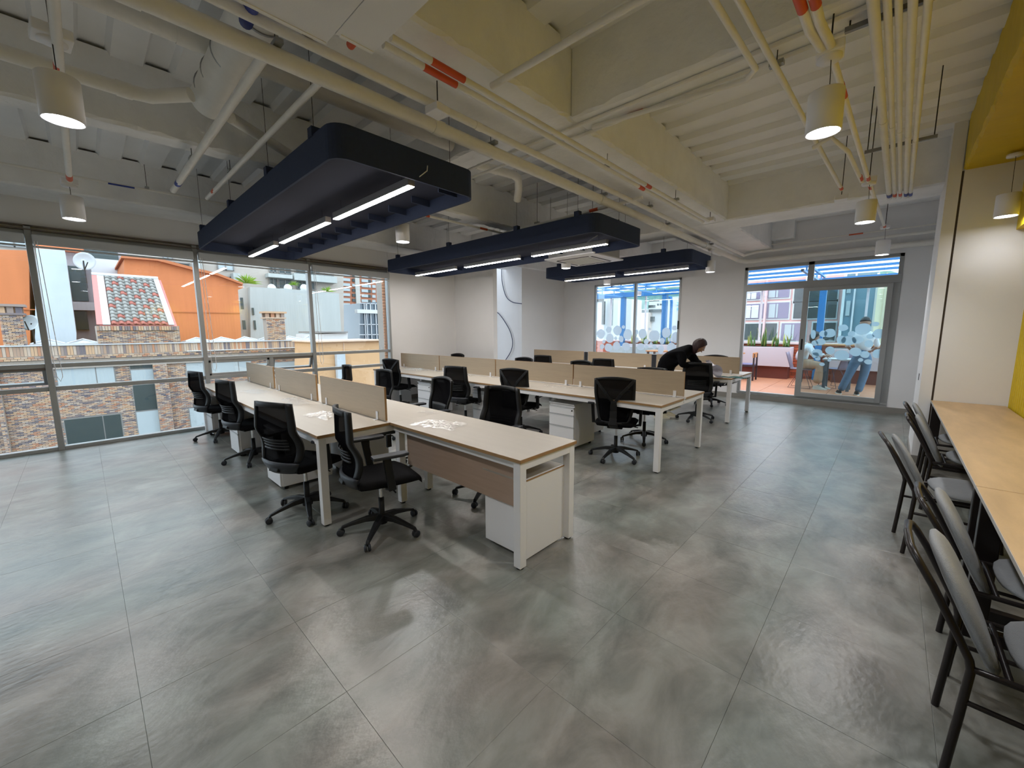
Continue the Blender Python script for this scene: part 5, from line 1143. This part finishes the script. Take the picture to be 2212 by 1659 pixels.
dish(gx(68, 698, XB-0.3), 'grey satellite dish beside the left chimney', 0.30, (1, -0.7, 0.3)); dish(gx(180, 563, XB-5), 'white satellite dish above and left of the tiled roof', 0.42, (1, 0.4, -0.3))
# buildings behind
ORG = mat('terracotta_render', (0.546, 0.179, 0.066), 0.85, var=0.08, scale=0.6, stretch=(1, 3, 0.4)); PBL = mat('pale_blue_render', (0.484, 0.546, 0.593), 0.85, var=0.08, scale=0.5)
def polyb(par, X, pts, d, nm, m):
    P_ = [gx(px, py_, X) for px, py_ in pts]; o = MB().prism([(p.y, p.z) for p in P_], 0, X-d, X).obj(nm, m, par); o.location = -Vector(par.location); return o
t = thing('terracotta_house', 'plain terracotta-orange house wall at the left edge behind the chimney', 'building', (-32, -1, 0)); polyb(t, -30, [(-120, 990), (-120, 500), (0, 539), (62, 541), (66, 760), (66, 990)], 6, 'wall', ORG)
polyb(t, -29.9, [(0, 666), (80, 668), (80, 670), (0, 668)], 0.1, 'joint_line', mat('terracotta_dark', (0.45, 0.15, 0.06), 0.9))
t = thing('blue_white_house', 'narrow pale blue-white blank house wall left of the tiled roof', 'building', (-31, 1, 0)); polyb(t, -29.5, [(72, 990), (78, 536), (140, 541), (165, 720), (165, 990)], 5, 'wall', PBL)
t = thing('dark_office_block', 'grey block with dark openings between the pale wall and the tiled roof', 'building', (-36, 2, 0)); o = polyb(t, -36.2, [(100, 1000), (100, 500), (275, 510), (275, 1000)], 5, 'wall', mat('mauve_concrete', (0.42, 0.40, 0.43), 0.85))
for r, m_ in (((143, 575, 187, 650), WIND), ((150, 672, 190, 712), WIND), ((178, 540, 255, 559), WIND)): F(t, -35.95, r, 0.2, 'window', m_)
for r in ((141, 652, 210, 670), (196, 560, 262, 590)): F(t, -35.5, r, 0.5, 'ledge', mat('pale_concrete', (0.58, 0.58, 0.60), 0.85))
F(t, -35.5, (78, 525, 180, 541), 0.5, 'brick_band', ORG)
t = thing('gabled_terracotta_house', 'terracotta-orange gabled house right of the tiled roof', 'building', (-31, 5, 0))
polyb(t, -30, [(268, 990), (268, 556), (340, 562), (420, 583), (470, 594), (523, 612), (525, 622), (514, 626), (521, 720), (521, 990)], 6, 'wall', ORG)
polyb(t, -29.95, [(330, 672), (518, 675), (518, 677), (330, 674)], 0.1, 'joint_line', mat('terracotta_dark', (0.45, 0.15, 0.06), 0.9))
polyb(t, -29.7, [(262, 552), (340, 557), (420, 578), (470, 590), (525, 611), (525, 615), (470, 595), (420, 584), (340, 563), (262, 557)], 6.2, 'verge_trim', mat('terracotta_dark', (0.45, 0.15, 0.06), 0.9))
CON = mat('pale_board_concrete', (0.421, 0.437, 0.421), 0.9, var=0.07, scale=0.5, stretch=(1, 4, 0.5)); BEG = mat('beige_stone_facade', (0.437, 0.382, 0.335), 0.85, var=0.04, scale=0.7)
t = thing('concrete_block', 'windowless pale grey concrete block behind the middle chimney', 'building', (-38, 12, 0)); polyb(t, -36, [(545, 990), (540, 620), (620, 624), (732, 634), (740, 760), (740, 990)], 6, 'wall', CON)
polyb(t, -36.6, [(512, 990), (514, 622), (548, 620), (552, 990)], 5, 'side_wall', mat('warm_concrete', (0.50, 0.47, 0.43), 0.9))
for r in ((520, 643, 526, 668), (545, 665, 549, 680), (524, 692, 531, 712), (549, 692, 553, 712)): F(t, -35.9, r, 0.1, 'slit_window', WIND)
t = thing('beige_apartment_block', 'beige apartment block with terraces above the concrete block', 'building', (-46, 14, 6)); Lq = t.location
polyb(t, -44, [(-300, 900), (-300, 360), (740, 430), (745, 900)], 6, 'wall', BEG)
for r, m_ in (((-10, 508, 68, 534), WINL), ((470, 566, 504, 584), WINL), ((489, 598, 506, 606), WINL), ((582, 571, 597, 589), WIND), ((602, 574, 628, 592), WIND), ((583, 600, 599, 622), WIND), ((602, 603, 630, 624), WIND), ((638, 580, 690, 594), WIND), ((641, 607, 663, 626), WIND), ((664, 610, 681, 626), WIND), ((345, 566, 410, 592), WIND), ((380, 520, 432, 545), WIND), ((352, 550, 372, 560), WINL), ((680, 590, 720, 596), WIND), ((60, 500, 140, 530), WINL)):
    a, b, c, d = fac(-43.9, *r); k = B((-44.2, a, c), (-43.9, b, d)).obj('window', m_, t); k.location = -Lq
    n = max(2, int((b-a)/1.2)); k2 = MB()
    for i in range(n+1): k2.box((-43.9, a+(b-a)*i/n-0.04, c), (-43.84, a+(b-a)*i/n+0.04, d))
    k2.box((-43.9, a, d-0.08), (-43.84, b, d)).box((-43.9, a, c), (-43.84, b, c+0.08)); k2.obj('mullion', mat('window_reveal', (0.2, 0.19, 0.18), .6), k)
for r in ((430, 555, 438, 620), (505, 590, 520, 620), (580, 592, 632, 600), (636, 594, 728, 608)): F(t, -43.0, r, 1.0, 'slab_edge', CON)
def shrub(p, r, lab, cat='plant', n=60, col=(0.22, 0.36, 0.03)):
    mb = MB(); rr = random.Random(int(abs(p[1])*10)); p = Vector(p)
    for k in range(n):
        a = rr.uniform(0, 2*PI); e = rr.uniform(0.1, 1.4); L_ = r*rr.uniform(0.6, 1.1); d = Vector((math.cos(a)*math.cos(e), math.sin(a)*math.cos(e)*1.3, math.sin(e))); s_ = d.cross(Vector((0, 0, 1))).normalized()*0.05*r
        q = d*L_; mb.add([-s_, s_, q*0.6+s_, q+Vector((0, 0, -0.15*r)), q*0.6-s_], [(0, 1, 2, 3, 4)])
    return tag(mb.obj('roof_shrub', mat('bright_leaf', col, 0.7, rnd=0.1), loc=p), lab, cat)
shrub(gx(533, 612, -36.5), 0.85, 'bright green grassy shrub on the edge of the concrete block'); shrub(gx(708, 630, -36.5), 0.6, 'small green shrub at the right corner of the concrete block', n=40); shrub(gx(636, 616, -40), 0.5, 'dark green shrub on the terrace of the beige block', n=40, col=(0.03, 0.09, 0.03))
for i, x in enumerate((587, 622, 657)):
    o = tag(MB().lathe([(0, -0.25), (0.25, -0.25), (0.32, 0), (0.25, 0.25), (0, 0.25)], n=14, m=Matrix.Rotation(PI/2, 4, 'Y')).box((-0.2, -0.4, -0.45), (0.2, 0.4, -0.2)).obj('rooftop_fan', WHT, loc=gx(x, 622, -37.5)), ['left', 'middle', 'right'][i]+' white rooftop fan on the concrete block', 'fan', 'white rooftop fans')
# brown brick tower with window grid
TB = mat('orange_brick_tower', (0.406, 0.156, 0.086), 0.85, var=0.06, scale=1)
t = thing('apartment_tower', 'tall orange-brown brick apartment tower with rows of pale windows', 'building', (-62, 32, 0)); Lq = Vector(t.location)
polyb(t, -60, [(728, 1000), (735, 560), (850, 560), (850, 1000)], 8, 'wall', TB); F(t, -59.7, (770, 560, 779, 740), 0.8, 'stair_shaft', mat('warm_concrete', (0.5, 0.47, 0.43), 0.9))
proto = None
for row in range(14):
    for (x0, x1, k) in ((709, 721, 0), (736, 756, 1), (761, 768, 2), (781, 795, 1), (796, 801, 2), (804, 811, 1), (818, 828, 0)):
        y = 590+row*10.8+(x0-735)*0.06+row*0
        if y > 725 or (x0 > 775 and y > 652): continue
        a, b, c, d = fac(-59.9, x0, y, x1, y+6); o = B((-60.1, a, c), (-59.85, b, d)).obj('window', (WINL, WINL, WIND)[(row*3+k) % 3 if (row+k) % 4 else 0], t); o.location = -Lq
gt = thing('glass_office', 'dark glass office with a white balcony band beside the apartment tower', 'building', (-50, 28, 0)); Lq = Vector(gt.location)
polyb(gt, -48, [(776, 1000), (778, 655), (832, 651), (832, 1000)], 5, 'wall', mat('dark_blue_glass', (0.06, 0.09, 0.12), 0.15, spec=0.8))
F(gt, -47.5, (772, 669, 831, 677), 0.7, 'balcony_band', WHT)
for x in (788, 792, 801, 812, 818): F(gt, -47.8, (x, 655, x+1.6, 735), 0.1, 'fin', mat('pale_concrete', (0.58, 0.58, 0.6), 0.85))
for y in (655, 700, 722): F(gt, -47.8, (777, y, 831, y+1.6), 0.1, 'floor_line', mat('pale_concrete', (0.58, 0.58, 0.6), 0.85))
crn = thing('pink_crane_frame', 'small pink steel lattice at the far right of the street windows', 'crane', (-40, 22, 1)); Lq = Vector(crn.location)
for a_, b_ in (((824, 665), (826, 745)), ((832, 665), (836, 745)), ((824, 690), (834, 700)), ((834, 700), (824, 712)), ((824, 712), (835, 724)), ((820, 728), (838, 728)), ((820, 728), (826, 745))):
    MB().bar(gx(*a_, -40)-Lq, gx(*b_, -40)-Lq, 0.15, 0.15).obj('strut', mat('pink_steel', (0.62, 0.25, 0.22), 0.6), crn)
F(crn, -39.9, (819, 729, 832, 737), 0.1, 'sign_board', mat('pink_steel', (0.62, 0.25, 0.22), 0.6))
tx = bpy.data.curves.new('lettering', 'FONT'); tx.body = 'LB'; tx.size = 0.55; tx.extrude = 0.01; tx.materials.append(mat('sign_letters', (0.03, 0.02, 0.03), 0.6))
tmp = bpy.data.objects.new('lettering_curve', tx); me_ = bpy.data.meshes.new_from_object(tmp); bpy.data.objects.remove(tmp)
to = bpy.data.objects.new('lettering', me_); C.objects.link(to); to.parent = crn; p_ = gx(825, 736, -39.85); to.location = p_-Lq; to.rotation_euler = (PI/2, 0, PI/2)
PEA = mat('peach_render', (0.624, 0.367, 0.187), 0.85, var=0.04, scale=0.8)
t = thing('peach_house', 'low peach-orange house wall with a grey rainwater pipe at the right of the street windows', 'building', (-21, 7, -2)); Lq = Vector(t.location)
polyb(t, -20, [(672, 1100), (680, 739), (746, 737), (828, 735), (850, 800), (850, 1100)], 2.6, 'wall', PEA)
polyb(t, -19.8, [(678, 740), (746, 738), (830, 736), (830, 733), (746, 735), (678, 737)], 2.9, 'coping', mat('peach_coping', (0.70, 0.50, 0.36), 0.8))
F(t, -19.7, (731, 762, 749, 880), 0.25, 'rainwater_box', mat('grey_downpipe', (0.48, 0.52, 0.55), 0.6)); F(t, -19.95, (745.5, 740, 746.5, 860), 0.04, 'wall_joint', mat('peach_coping', (0.7, 0.5, 0.36), 0.8))
t = thing('white_shed', 'white rooftop shed wall behind the peach house', 'building', (-26, 9, 0)); polyb(t, -24.5, [(678, 800), (680, 722), (751, 719), (752, 800)], 3, 'wall', WHT); polyb(t, -24.3, [(690, 716), (752, 716), (752, 719), (690, 719)], 3.3, 'roof_edge', mat('window_reveal', (0.2, 0.19, 0.18), .6))
t = thing('brick_corner_wall', 'narrow orange brick wall edge right beside the room corner window', 'wall', (-9.4, 5.2, 0)); bw_ = MB()
a, b = gx(829, 700, -9.6).y, gx(842, 700, -9.6).y
o = B((-9.9, a, -3), (-9.62, b+1.2, 5)).obj('wall', MORT, t); o.location = -Vector(t.location)
bricks(t, 0, -9.6, a, b+1.0, -1.5, 4.6, (), limit=160, bw=0.24, bh=0.075, m=mat('corner_brick', (0.50, 0.24, 0.13), 0.85, rnd=0.2), seed=31, out=1)
# street level and ground under everything
g = B((-140, -80, -9.2), (60, 120, -9.0)).obj('street_ground', mat('street_asphalt', (0.12, 0.12, 0.12), 0.9)); g['kind'] = 'structure'
g['label'] = 'street ground far below the windows'
t = tag(MB().grid(lambda a, b: (-30+60*a-60, 70+60*b, -8+8*math.sin(a*PI)*b+0.6*math.sin(9*a)*b), 20, 8).obj('roof_fill', mat('street_asphalt', (0.12, 0.12, 0.12), .9)), 'dark ground rising far behind the terrace', 'ground') if False else None
# ================================================================= TERRACE
ZT = 0.13
TER = mat('terracotta_paving', (0.60, 0.25, 0.13), 0.6, var=0.05, scale=3, rnd=0.04)
tf = sempty('floor_terrace', (0, 0, 0)); tf['label'] = 'orange terracotta terrace paving'
B((-9.2, YB+0.15, -0.3), (2.6, 14.4, ZT-0.02)).obj('terrace_slab', MORT, tf)
px = -9.2; proto = None
while px < 2.5:
    yy = YB+0.15
    while yy < 14.0:
        if proto is None: o = MB().box((0.004, 0.004, -0.02), (1.176, 0.963, 0)).obj('paving_tile', TER, tf); proto = o.data
        else: o = bpy.data.objects.new('paving_tile', proto); C.objects.link(o); o.parent = tf
        o.location = (px, yy, ZT); yy += 0.967
    px += 1.18
pw = thing('brick_parapet', 'red brick parapet wall around the terrace', 'wall', (-3.3, 14.1, ZT)); Lq = Vector(pw.location)
o = B((-9.2, 14.03, -0.3), (2.6, 14.25, 1.10)).obj('wall_core', MORT, pw); o.location = -Lq
bricks(pw, 1, 14.02, -3.4, 0.9, 0.13, 1.10, (), bw=0.25, bh=0.081, m=REDB, limit=230, seed=41); bricks(pw, 1, 14.02, -9.0, -3.4, 0.13, 1.10, (), bw=0.25, bh=0.081, m=REDB, limit=0, seed=42, name='side_brick')
o = B((-9.2, 13.96, 1.10), (2.6, 14.30, 1.15)).obj('coping', mat('pink_coping', (0.78, 0.62, 0.60), 0.6), pw); o.location = -Lq
t = thing('terrace_glazing', 'tall glass screens with pale posts above the parapet', 'screen', (-3.3, 14.12, 1.15)); Lq = Vector(t.location)
for x in (-8.0, -6.6, -5.15, -4.3, -2.95, -0.55, 0.35, 1.3): o = B((x-0.025, 14.10, 1.15), (x+0.025, 14.15, 2.80)).obj('post', mat('pale_post', (0.66, 0.62, 0.64), 0.5), t); o.location = -Lq
for a, b in ((-8.0, -6.6), (-6.6, -5.15), (-4.3, -2.95), (-2.95, -1.55), (-1.4, -0.55)): o = B((a+0.03, 14.12, 1.16), (b-0.03, 14.128, 2.79)).obj('pane', GLASS, t); o.location = -Lq
PLN = mat('mauve_white_planter', (0.68, 0.62, 0.66), 0.6)
for i, (x0, x1, l_) in enumerate(((-3.55, -2.02, 'long white planter box seen through the open half of the door'), (-6.95, -4.6, 'long white planter box behind the frosted window'), (-1.15, 0.6, 'white planter box behind the sliding glass leaf'))):
    t = thing('planter_box', l_, 'planter', ((x0+x1)/2, 13.7, ZT), 0, 'white terrace planters'); Lq = Vector(t.location)
    o = B((x0, 13.45, 0.48), (x1, 13.98, 1.03)).obj('box', PLN, t, bevel=0.01); o.location = -Lq
    o = B((x0+0.06, 13.55, ZT), (x1-0.05, 13.95, 0.48)).obj('plinth', mat('dark_red_plinth', (0.16, 0.045, 0.03), 0.8), t); o.location = -Lq
    o = B((x0+0.03, 13.48, 1.028), (x1-0.03, 13.95, 1.04)).obj('soil', mat('soil', (0.04, 0.03, 0.02), 0.9), t); o.location = -Lq
LEAF = mat('snake_plant_leaf', (0.10, 0.20, 0.05), 0.5, var=0.3, scale=14); LEAF2 = mat('snake_plant_margin', (0.42, 0.45, 0.10), 0.5)
def snake(x, y, z, lab, n=6, h=0.45, seed=1):
    t = thing('snake_plant', lab, 'plant', (x, y, z), 0, 'snake plants in the terrace planters'); rr = random.Random(seed)
    for k in range(n):
        a = rr.uniform(0, 2*PI); L_ = h*rr.uniform(0.6, 1.1); ln = rr.uniform(0.05, 0.35); bx_, by_ = rr.uniform(-.08, .08), rr.uniform(-.05, .05); w_ = 0.026; vs = []; m = 5
        tw_ = rr.uniform(0, PI)
        for i in range(m+1):
            s_ = i/m; wd = w_*(1-s_**3)*(0.8+0.6*s_*(1-s_)*2); c = Vector((bx_+math.cos(a)*ln*L_*s_**1.5, by_+math.sin(a)*ln*L_*s_**1.5, L_*s_)); q = Vector((math.cos(tw_), math.sin(tw_), 0))*wd; vs += [c-q, c+q]
        MB().add(vs, [(2*i, 2*i+1, 2*i+3, 2*i+2) for i in range(m)], True).obj('leaf', LEAF if k % 3 else LEAF2, t, solid=0.004)
lb_ = ['leftmost in the door opening', 'second in the door opening', 'tallest, in the middle of the door opening', 'fourth in the door opening', 'right end of the door-side planter']
for i, x in enumerate((-3.35, -3.05, -2.72, -2.45, -2.18)): snake(x, 13.7, 1.04, 'snake plant in the white planter, '+lb_[i], h=(0.35, 0.42, 0.55, 0.42, 0.36)[i], seed=i+1)
for i, x in enumerate((-6.8, -6.4, -6.0, -5.6, -5.2, -4.85)): snake(x, 13.7, 1.04, 'snake plant behind the frosted window, number %s from its left' % ['one', 'two', 'three', 'four', 'five', 'six'][i], h=0.42, seed=i+11)
# pergola
BLU = mat('blue_steel', (0.03, 0.19, 0.46), 0.45); BLUL = mat('blue_steel_light', (0.10, 0.32, 0.62), 0.45)
pg = thing('pergola', 'blue steel pergola roof over the terrace', 'pergola', (-3.3, 12.2, ZT)); Lq = Vector(pg.location)
def PO(mb, nm, m=BLU): o = mb.obj(nm, m, pg); o.location = -Lq; return o
for x in (-7.38, -5.82, -1.46, 2.2): PO(B((x-0.075, 13.85, ZT), (x+0.075, 14.0, 2.75)), 'column')
PO(B((-9.2, 13.84, 2.72), (2.6, 14.0, 2.89)), 'edge_beam')
for y in (13.3, 12.4, 11.5, 10.7): PO(B((-9.2, y-0.025, 2.93), (2.6, y+0.025, 2.985)), 'purlin')
for x in (-7.38, -5.82, -3.6, -1.46, 1.0):
    PO(B((x-0.025, YB+0.16, 2.90), (x+0.025, 13.9, 2.95)), 'truss_chord', BLUL); PO(B((x-0.025, YB+0.16, 2.72), (x+0.025, 13.9, 2.76)), 'truss_chord', BLUL)
    for y in (10.8, 11.6, 12.4, 13.2): PO(B((x-0.015, y-0.015, 2.76), (x+0.015, y+0.015, 2.90)), 'truss_web', BLUL)
m = bpy.data.materials.new('milky_roof_sheet'); m.use_nodes = True; n = m.node_tree.nodes; l = m.node_tree.links; n.clear(); o_ = n.new('ShaderNodeOutputMaterial'); t1 = n.new('ShaderNodeBsdfTranslucent'); t1.inputs[0].default_value = (0.95, 0.97, 1, 1); t2 = n.new('ShaderNodeBsdfTransparent'); mx = n.new('ShaderNodeMixShader'); mx.inputs[0].default_value = 0.55; l.new(t1.outputs[0], mx.inputs[1]); l.new(t2.outputs[0], mx.inputs[2]); l.new(mx.outputs[0], o_.inputs[0])
PO(B((-9.2, YB+0.16, 2.99), (2.6, 14.2, 2.996)), 'roof_sheet', m)
PO(MB().tube([(-5.62, 13.8, 2.62), (-5.55, 13.75, 2.60), (-5.52, 13.75, 2.45), (-5.52, 13.75, ZT)], 0.045, 12), 'downpipe')
pendant(-6.0, 12.3, 'white cylinder lamp hanging under the pergola behind the frosted window', 2.93, 0, 2.62); pendant(-1.62, 12.6, 'white cylinder lamp hanging under the pergola behind the door transom', 2.93, 0, 2.62)
# terrace furniture
WOOD = mat('orange_wood', (0.55, 0.25, 0.09), 0.5, var=0.1, scale=12); DKW = mat('dark_stained_wood', (0.04, 0.025, 0.03), 0.5)
t = thing('dining_chair', 'dark wooden chair with blue-grey seat and orange backrest through the open door half', 'chair', (-2.90, 12.7, ZT))
for sx in (-1, 1):
    for sy in (-1, 1): MB().bar((sx*0.21, sy*0.18, 0), (sx*0.20, sy*0.17, 0.74 if sx > 0 else 0.42), 0.04, 0.035, (0, 1, 0)).obj('leg', DKW, t, bevel=0.006)
B((-0.21, -0.19, 0.38), (0.20, 0.19, 0.42)).obj('seat_rail', DKW, t); B((-0.20, -0.18, 0.42), (0.18, 0.18, 0.46)).obj('seat', mat('blue_grey_seat', (0.26, 0.26, 0.45), 0.8), t, bevel=0.015)
MB().bar((0.19, -0.22, 0.70), (0.19, 0.22, 0.70), 0.03, 0.14).obj('backrest', WOOD, t, bevel=0.01)
t = thing('wooden_table', 'orange wood table top at the left edge of the door opening', 'table', (-3.5, 12.7, ZT)); B((-0.45, -0.4, 0.70), (0.45, 0.4, 0.74)).obj('tabletop', WOOD, t, bevel=0.005)
for sx in (-1, 1):
    for sy in (-1, 1): MB().bar((sx*0.38, sy*0.33, 0), (sx*0.36, sy*0.31, 0.70), 0.045, 0.045, (0, 1, 0)).obj('leg', DKW, t)
WIR = mat('dark_wire', (0.10, 0.08, 0.12), 0.4, 0.5)
def wirechair(x, y, rz, lab):
    t = thing('wire_chair', lab, 'chair', (x, y, ZT), rz, 'wire-legged terrace chairs')
    MB().grid(lambda a, b: ((a-0.5)*0.42, -0.20+0.40*min(1, b*2) if b < 0.5 else -0.0, 0.45) if False else ((-0.22+0.42*(1-min(1, b*2)) if b < 0.5 else -0.22-0.12*(b-0.5)*2), (a-0.5)*0.42, 0.44+0.02*(2*a-1)**2+(0 if b < 0.5 else 0.40*(b-0.5)*2)), 8, 12).obj('shell', mat('grey_mauve_shell', (0.20, 0.17, 0.24), 0.6), t, solid=0.012)
    for sy in (-1, 1): MB().tube([(0.05, sy*0.12, 0.43), (0.20, sy*0.22, 0.01), (-0.24, sy*0.22, 0.01), (-0.05, sy*0.12, 0.43)], 0.007, 8).obj('leg', WIR, t)
    return t
wirechair(-1.50, 11.86, 0, 'wire-legged chair under the seated woman in white'); wirechair(-0.95, 12.4, 2.6, 'wire-legged chair half hidden behind the man in jeans')
def simple_table(x, y, w_, d_, h_, lab, mt, ml, nm='cafe_table', spl=0.0):
    t = thing(nm, lab, 'table', (x, y, ZT)); B((-w_/2, -d_/2, h_-0.035), (w_/2, d_/2, h_)).obj('tabletop', mt, t, bevel=0.004)
    for sx in (-1, 1):
        for sy in (-1, 1): MB().bar((sx*(w_/2-0.06+spl), sy*(d_/2-0.06), 0), (sx*(w_/2-0.06), sy*(d_/2-0.06), h_-0.035), 0.06, 0.05, (0, 1, 0)).obj('leg', ml, t)
simple_table(-0.85, 11.95, 0.55, 0.55, 0.73, 'white-topped cafe table in front of the seated woman', WHT, mat('slate_leg', (0.08, 0.12, 0.16), 0.5))
simple_table(-0.75, 12.95, 1.9, 0.5, 1.03, 'high orange-topped bar table behind the standing man', WOOD, DKW, 'high_table', 0.05)
simple_table(-5.2, 12.6, 1.0, 0.6, 0.75, 'wooden terrace table behind the frosted window', WOOD, DKW)
t = thing('terrace_bench', 'long grey upholstered terrace bench behind the frosted window', 'bench', (-6.6, 13.0, ZT)); B((-0.9, -0.25, 0.36), (0.9, 0.25, 0.45)).obj('seat', mat('grey_bench', (0.40, 0.44, 0.45), 0.8), t, bevel=0.02); B((-0.9, 0.20, 0.45), (0.9, 0.28, 0.82)).obj('backrest', mat('grey_bench', (0.4, .44, .45), .8), t, bevel=0.02)
for sx in (-0.8, 0.8):
    for sy in (-0.2, 0.2): B((sx-0.03, sy-0.03, 0), (sx+0.03, sy+0.03, 0.36)).obj('leg', DKW, t)
# left end of the terrace: white framed side screens
t = thing('side_glazing', 'white framed glass screens closing the left end of the terrace', 'screen', (-9.1, 12.2, ZT)); Lq = Vector(t.location)
for y in (10.4, 11.3, 12.2, 13.1, 13.95): o = B((-9.14, y-0.04, ZT), (-9.06, y+0.04, 2.9)).obj('post', WHT, t); o.location = -Lq
for z in (ZT, 1.1, 2.85): o = B((-9.13, 10.3, z), (-9.07, 14.0, z+0.07)).obj('rail', WHT, t); o.location = -Lq
# buildings beyond the terrace (planes y = const)
def facy(Y, x0, y0, x1, y1):
    ym = (y0+y1)/2; xm = (x0+x1)/2; return gy(x0, ym, Y).x, gy(x1, ym, Y).x, gy(xm, y1, Y).z, gy(xm, y0, Y).z
def FY(par, Y, r, d, nm, m):
    a, b, c, e = facy(Y, *r); o = B((a, Y, min(c, -9.1) if nm.endswith('wall') and par.name != 'terrace_glazing' else c), (b, Y+d, e)).obj(nm, m, par); o.location = -Vector(par.location); return o
PNK = mat('pink_facade_render', (0.80, 0.46, 0.42), 0.85, var=0.03, scale=0.6); PUR = mat('mauve_panel', (0.22, 0.18, 0.27), 0.6); YBE = mat('yellow_beige_brick', (0.68, 0.60, 0.42), 0.85, var=0.06, scale=2)
YP = 34.0
t = thing('pink_apartment_block', 'pink apartment facade with white window surrounds across from the terrace', 'building', (0, YP+3, -3))
FY(t, YP, (1590, 560, 1838, 790), 5, 'wall', PNK)
s_ = 3.95
WR = [(240, 440, 362, 500, 1), (410, 418, 612, 486, 2), (655, 395, 1022, 515, 3), (225, 540, 392, 665, 1), (412, 528, 606, 663, 2), (650, 520, 1012, 660, 3), (215, 708, 388, 845, 3), (400, 705, 502, 850, 3), (542, 703, 748, 852, 2), (810, 700, 1002, 850, 3)]
for (a, b, c, d, k) in WR:
    r = (1550+a/s_, 520+b/s_, 1550+c/s_, 520+d/s_); e = 3.2
    fo = FY(t, YP-0.12, (r[0]-e, r[1]-e, r[2]+e, r[3]+e), 0.12, 'window', WHT)
    x0, x1, z0, z1 = facy(YP-0.18, *r); q = B((x0, YP-0.18, z0), (x1, YP-0.12, z1)).obj('infill_panel', PUR if k != 3 else WIND, fo); 
    w_ = x1-x0
    for (f0, f1) in {1: ((0.05, 0.35), (0.4, 0.75)), 2: ((0.14, 0.42), (0.46, 0.54)), 3: ((0.08, 0.3), (0.5, 0.72))}[k]:
        B((x0+w_*f0, YP-0.22, z0+(z1-z0)*(0.05 if k != 3 else 0.3)), (x0+w_*f1, YP-0.18, z1-(z1-z0)*0.08)).obj('pane', WHT if k == 1 else (WINL if k == 2 else WIND), fo)
    for o in (fo,):
        for ch in o.children: ch.location = -Vector(t.location) if False else (0, 0, 0)
for x in (400, 745): FY(t, YP-0.5, (1550+x/s_, 560, 1550+(x+16)/s_, 745), 0.3, 'drain_pipe', mat('pink_pipe', (0.72, 0.46, 0.45), 0.7))
t = thing('glass_tower', 'blue-grey glass facade with pale fins seen through the sliding leaf', 'building', (3, YP+3, -3)); FY(t, YP-2, (1818, 590, 1888, 790), 1.8, 'wall', mat('teal_glass', (0.14, 0.24, 0.30), 0.2)); FY(t, YP-2.2, (1814, 590, 1820, 790), 0.3, 'corner_fin', WHT); FY(t, YP-2.2, (1884, 590, 1889, 790), 0.3, 'corner_fin', WHT); FY(t, YP-2.2, (1838, 590, 1842, 790), 0.2, 'fin', mat('pale_post', (0.66, 0.62, 0.64), .5))
for r in ((1829, 617, 1838, 633), (1827, 650, 1836, 682), (1827, 612, 1834, 615)): FY(t, YP-2.1, r, 0.1, 'pane', WINL)
t = thing('beige_brick_block', 'yellowish beige brick block at the right of the sliding leaf', 'building', (5, YP+3, -3)); FY(t, YP-3, (1888, 590, 1980, 800), 4, 'wall', YBE); FY(t, YP-3.1, (1903, 590, 1906, 800), 0.1, 'pilaster_joint', mat('beige_darker', (0.58, 0.5, 0.36), 0.9))  # thin strip of darker beige down the facade
# city beyond the frosted window
t = thing('white_city_block', 'white apartment blocks with dark window bands beyond the frosted window', 'building', (-14, 50, -4))
uu = 9.22
def W1(a, b, c, d): return (1280+a/uu, 600+b/uu, 1280+c/uu, 600+d/uu)
FY(t, 48, W1(1110, 440, 1450, 1250), 5, 'wall', WHT); FY(t, 47, W1(880, 620, 1450, 1250), 1, 'lower_wall', WHT); FY(t, 46, W1(720, 700, 1100, 1250), 1, 'side_wall', mat('pale_peach', (0.80, 0.66, 0.58), 0.8))
for r in (W1(1125, 445, 1300, 470), W1(1285, 515, 1295, 555), W1(1338, 515, 1350, 550), W1(1405, 515, 1425, 560), W1(1110, 545, 1225, 600), W1(980, 640, 1060, 710), W1(1120, 630, 1420, 680), W1(1150, 775, 1210, 870), W1(1370, 790, 1395, 865)): FY(t, 46.6, r, 0.4, 'window', WIND)
t = thing('orange_city_tower', 'slim orange brick tower beyond the left pane of the frosted window', 'building', (-30, 50, -4)); FY(t, 49, W1(500, 420, 660, 1000), 4, 'wall', mat('pale_orange', (0.75, 0.45, 0.28), 0.8))
for i in range(4):
    for j in range(2): FY(t, 48.9, W1(515+j*75, 460+i*65, 565+j*72, 490+i*65), 0.2, 'window', WIND)
t = thing('grey_neighbour_block', 'pale neighbouring block behind the left end of the terrace', 'building', (-26, 30, -4)); FY(t, 28, W1(-80, 390, 230, 1300), 4, 'wall', mat('pale_block', (0.62, 0.66, 0.68), 0.8)); FY(t, 28.5, W1(260, 410, 500, 1300), 4, 'wall', WHT)
for r in (W1(80, 400, 215, 470), W1(185, 470, 225, 930), W1(355, 420, 385, 950)): FY(t, 27.9, r, 0.2, 'window', WIND)
t = thing('white_right_block', 'white block with small blue windows at the right of the frosted window', 'building', (-10, 40, -4)); FY(t, 40, W1(1560, 370, 1900, 1300), 4, 'wall', WHT)
for r in (W1(1680, 490, 1740, 550), W1(1680, 595, 1740, 650)): FY(t, 39.9, r, 0.2, 'window', mat('blue_window', (0.2, 0.5, 0.6), 0.3))
hl = tag(MB().grid(lambda a, b: (-75+90*a, 90+25*b, -9+(28*math.sin(min(1, b*1.2)*PI/2))*(0.55+0.45*math.sin(a*PI))+0.8*math.sin(17*a+3*b)), 40, 12).obj('wooded_hill', mat('hazy_forest', (0.10, 0.20, 0.17), 0.95, var=0.3, scale=0.5)), 'hazy green wooded hill beyond the city', 'hill')
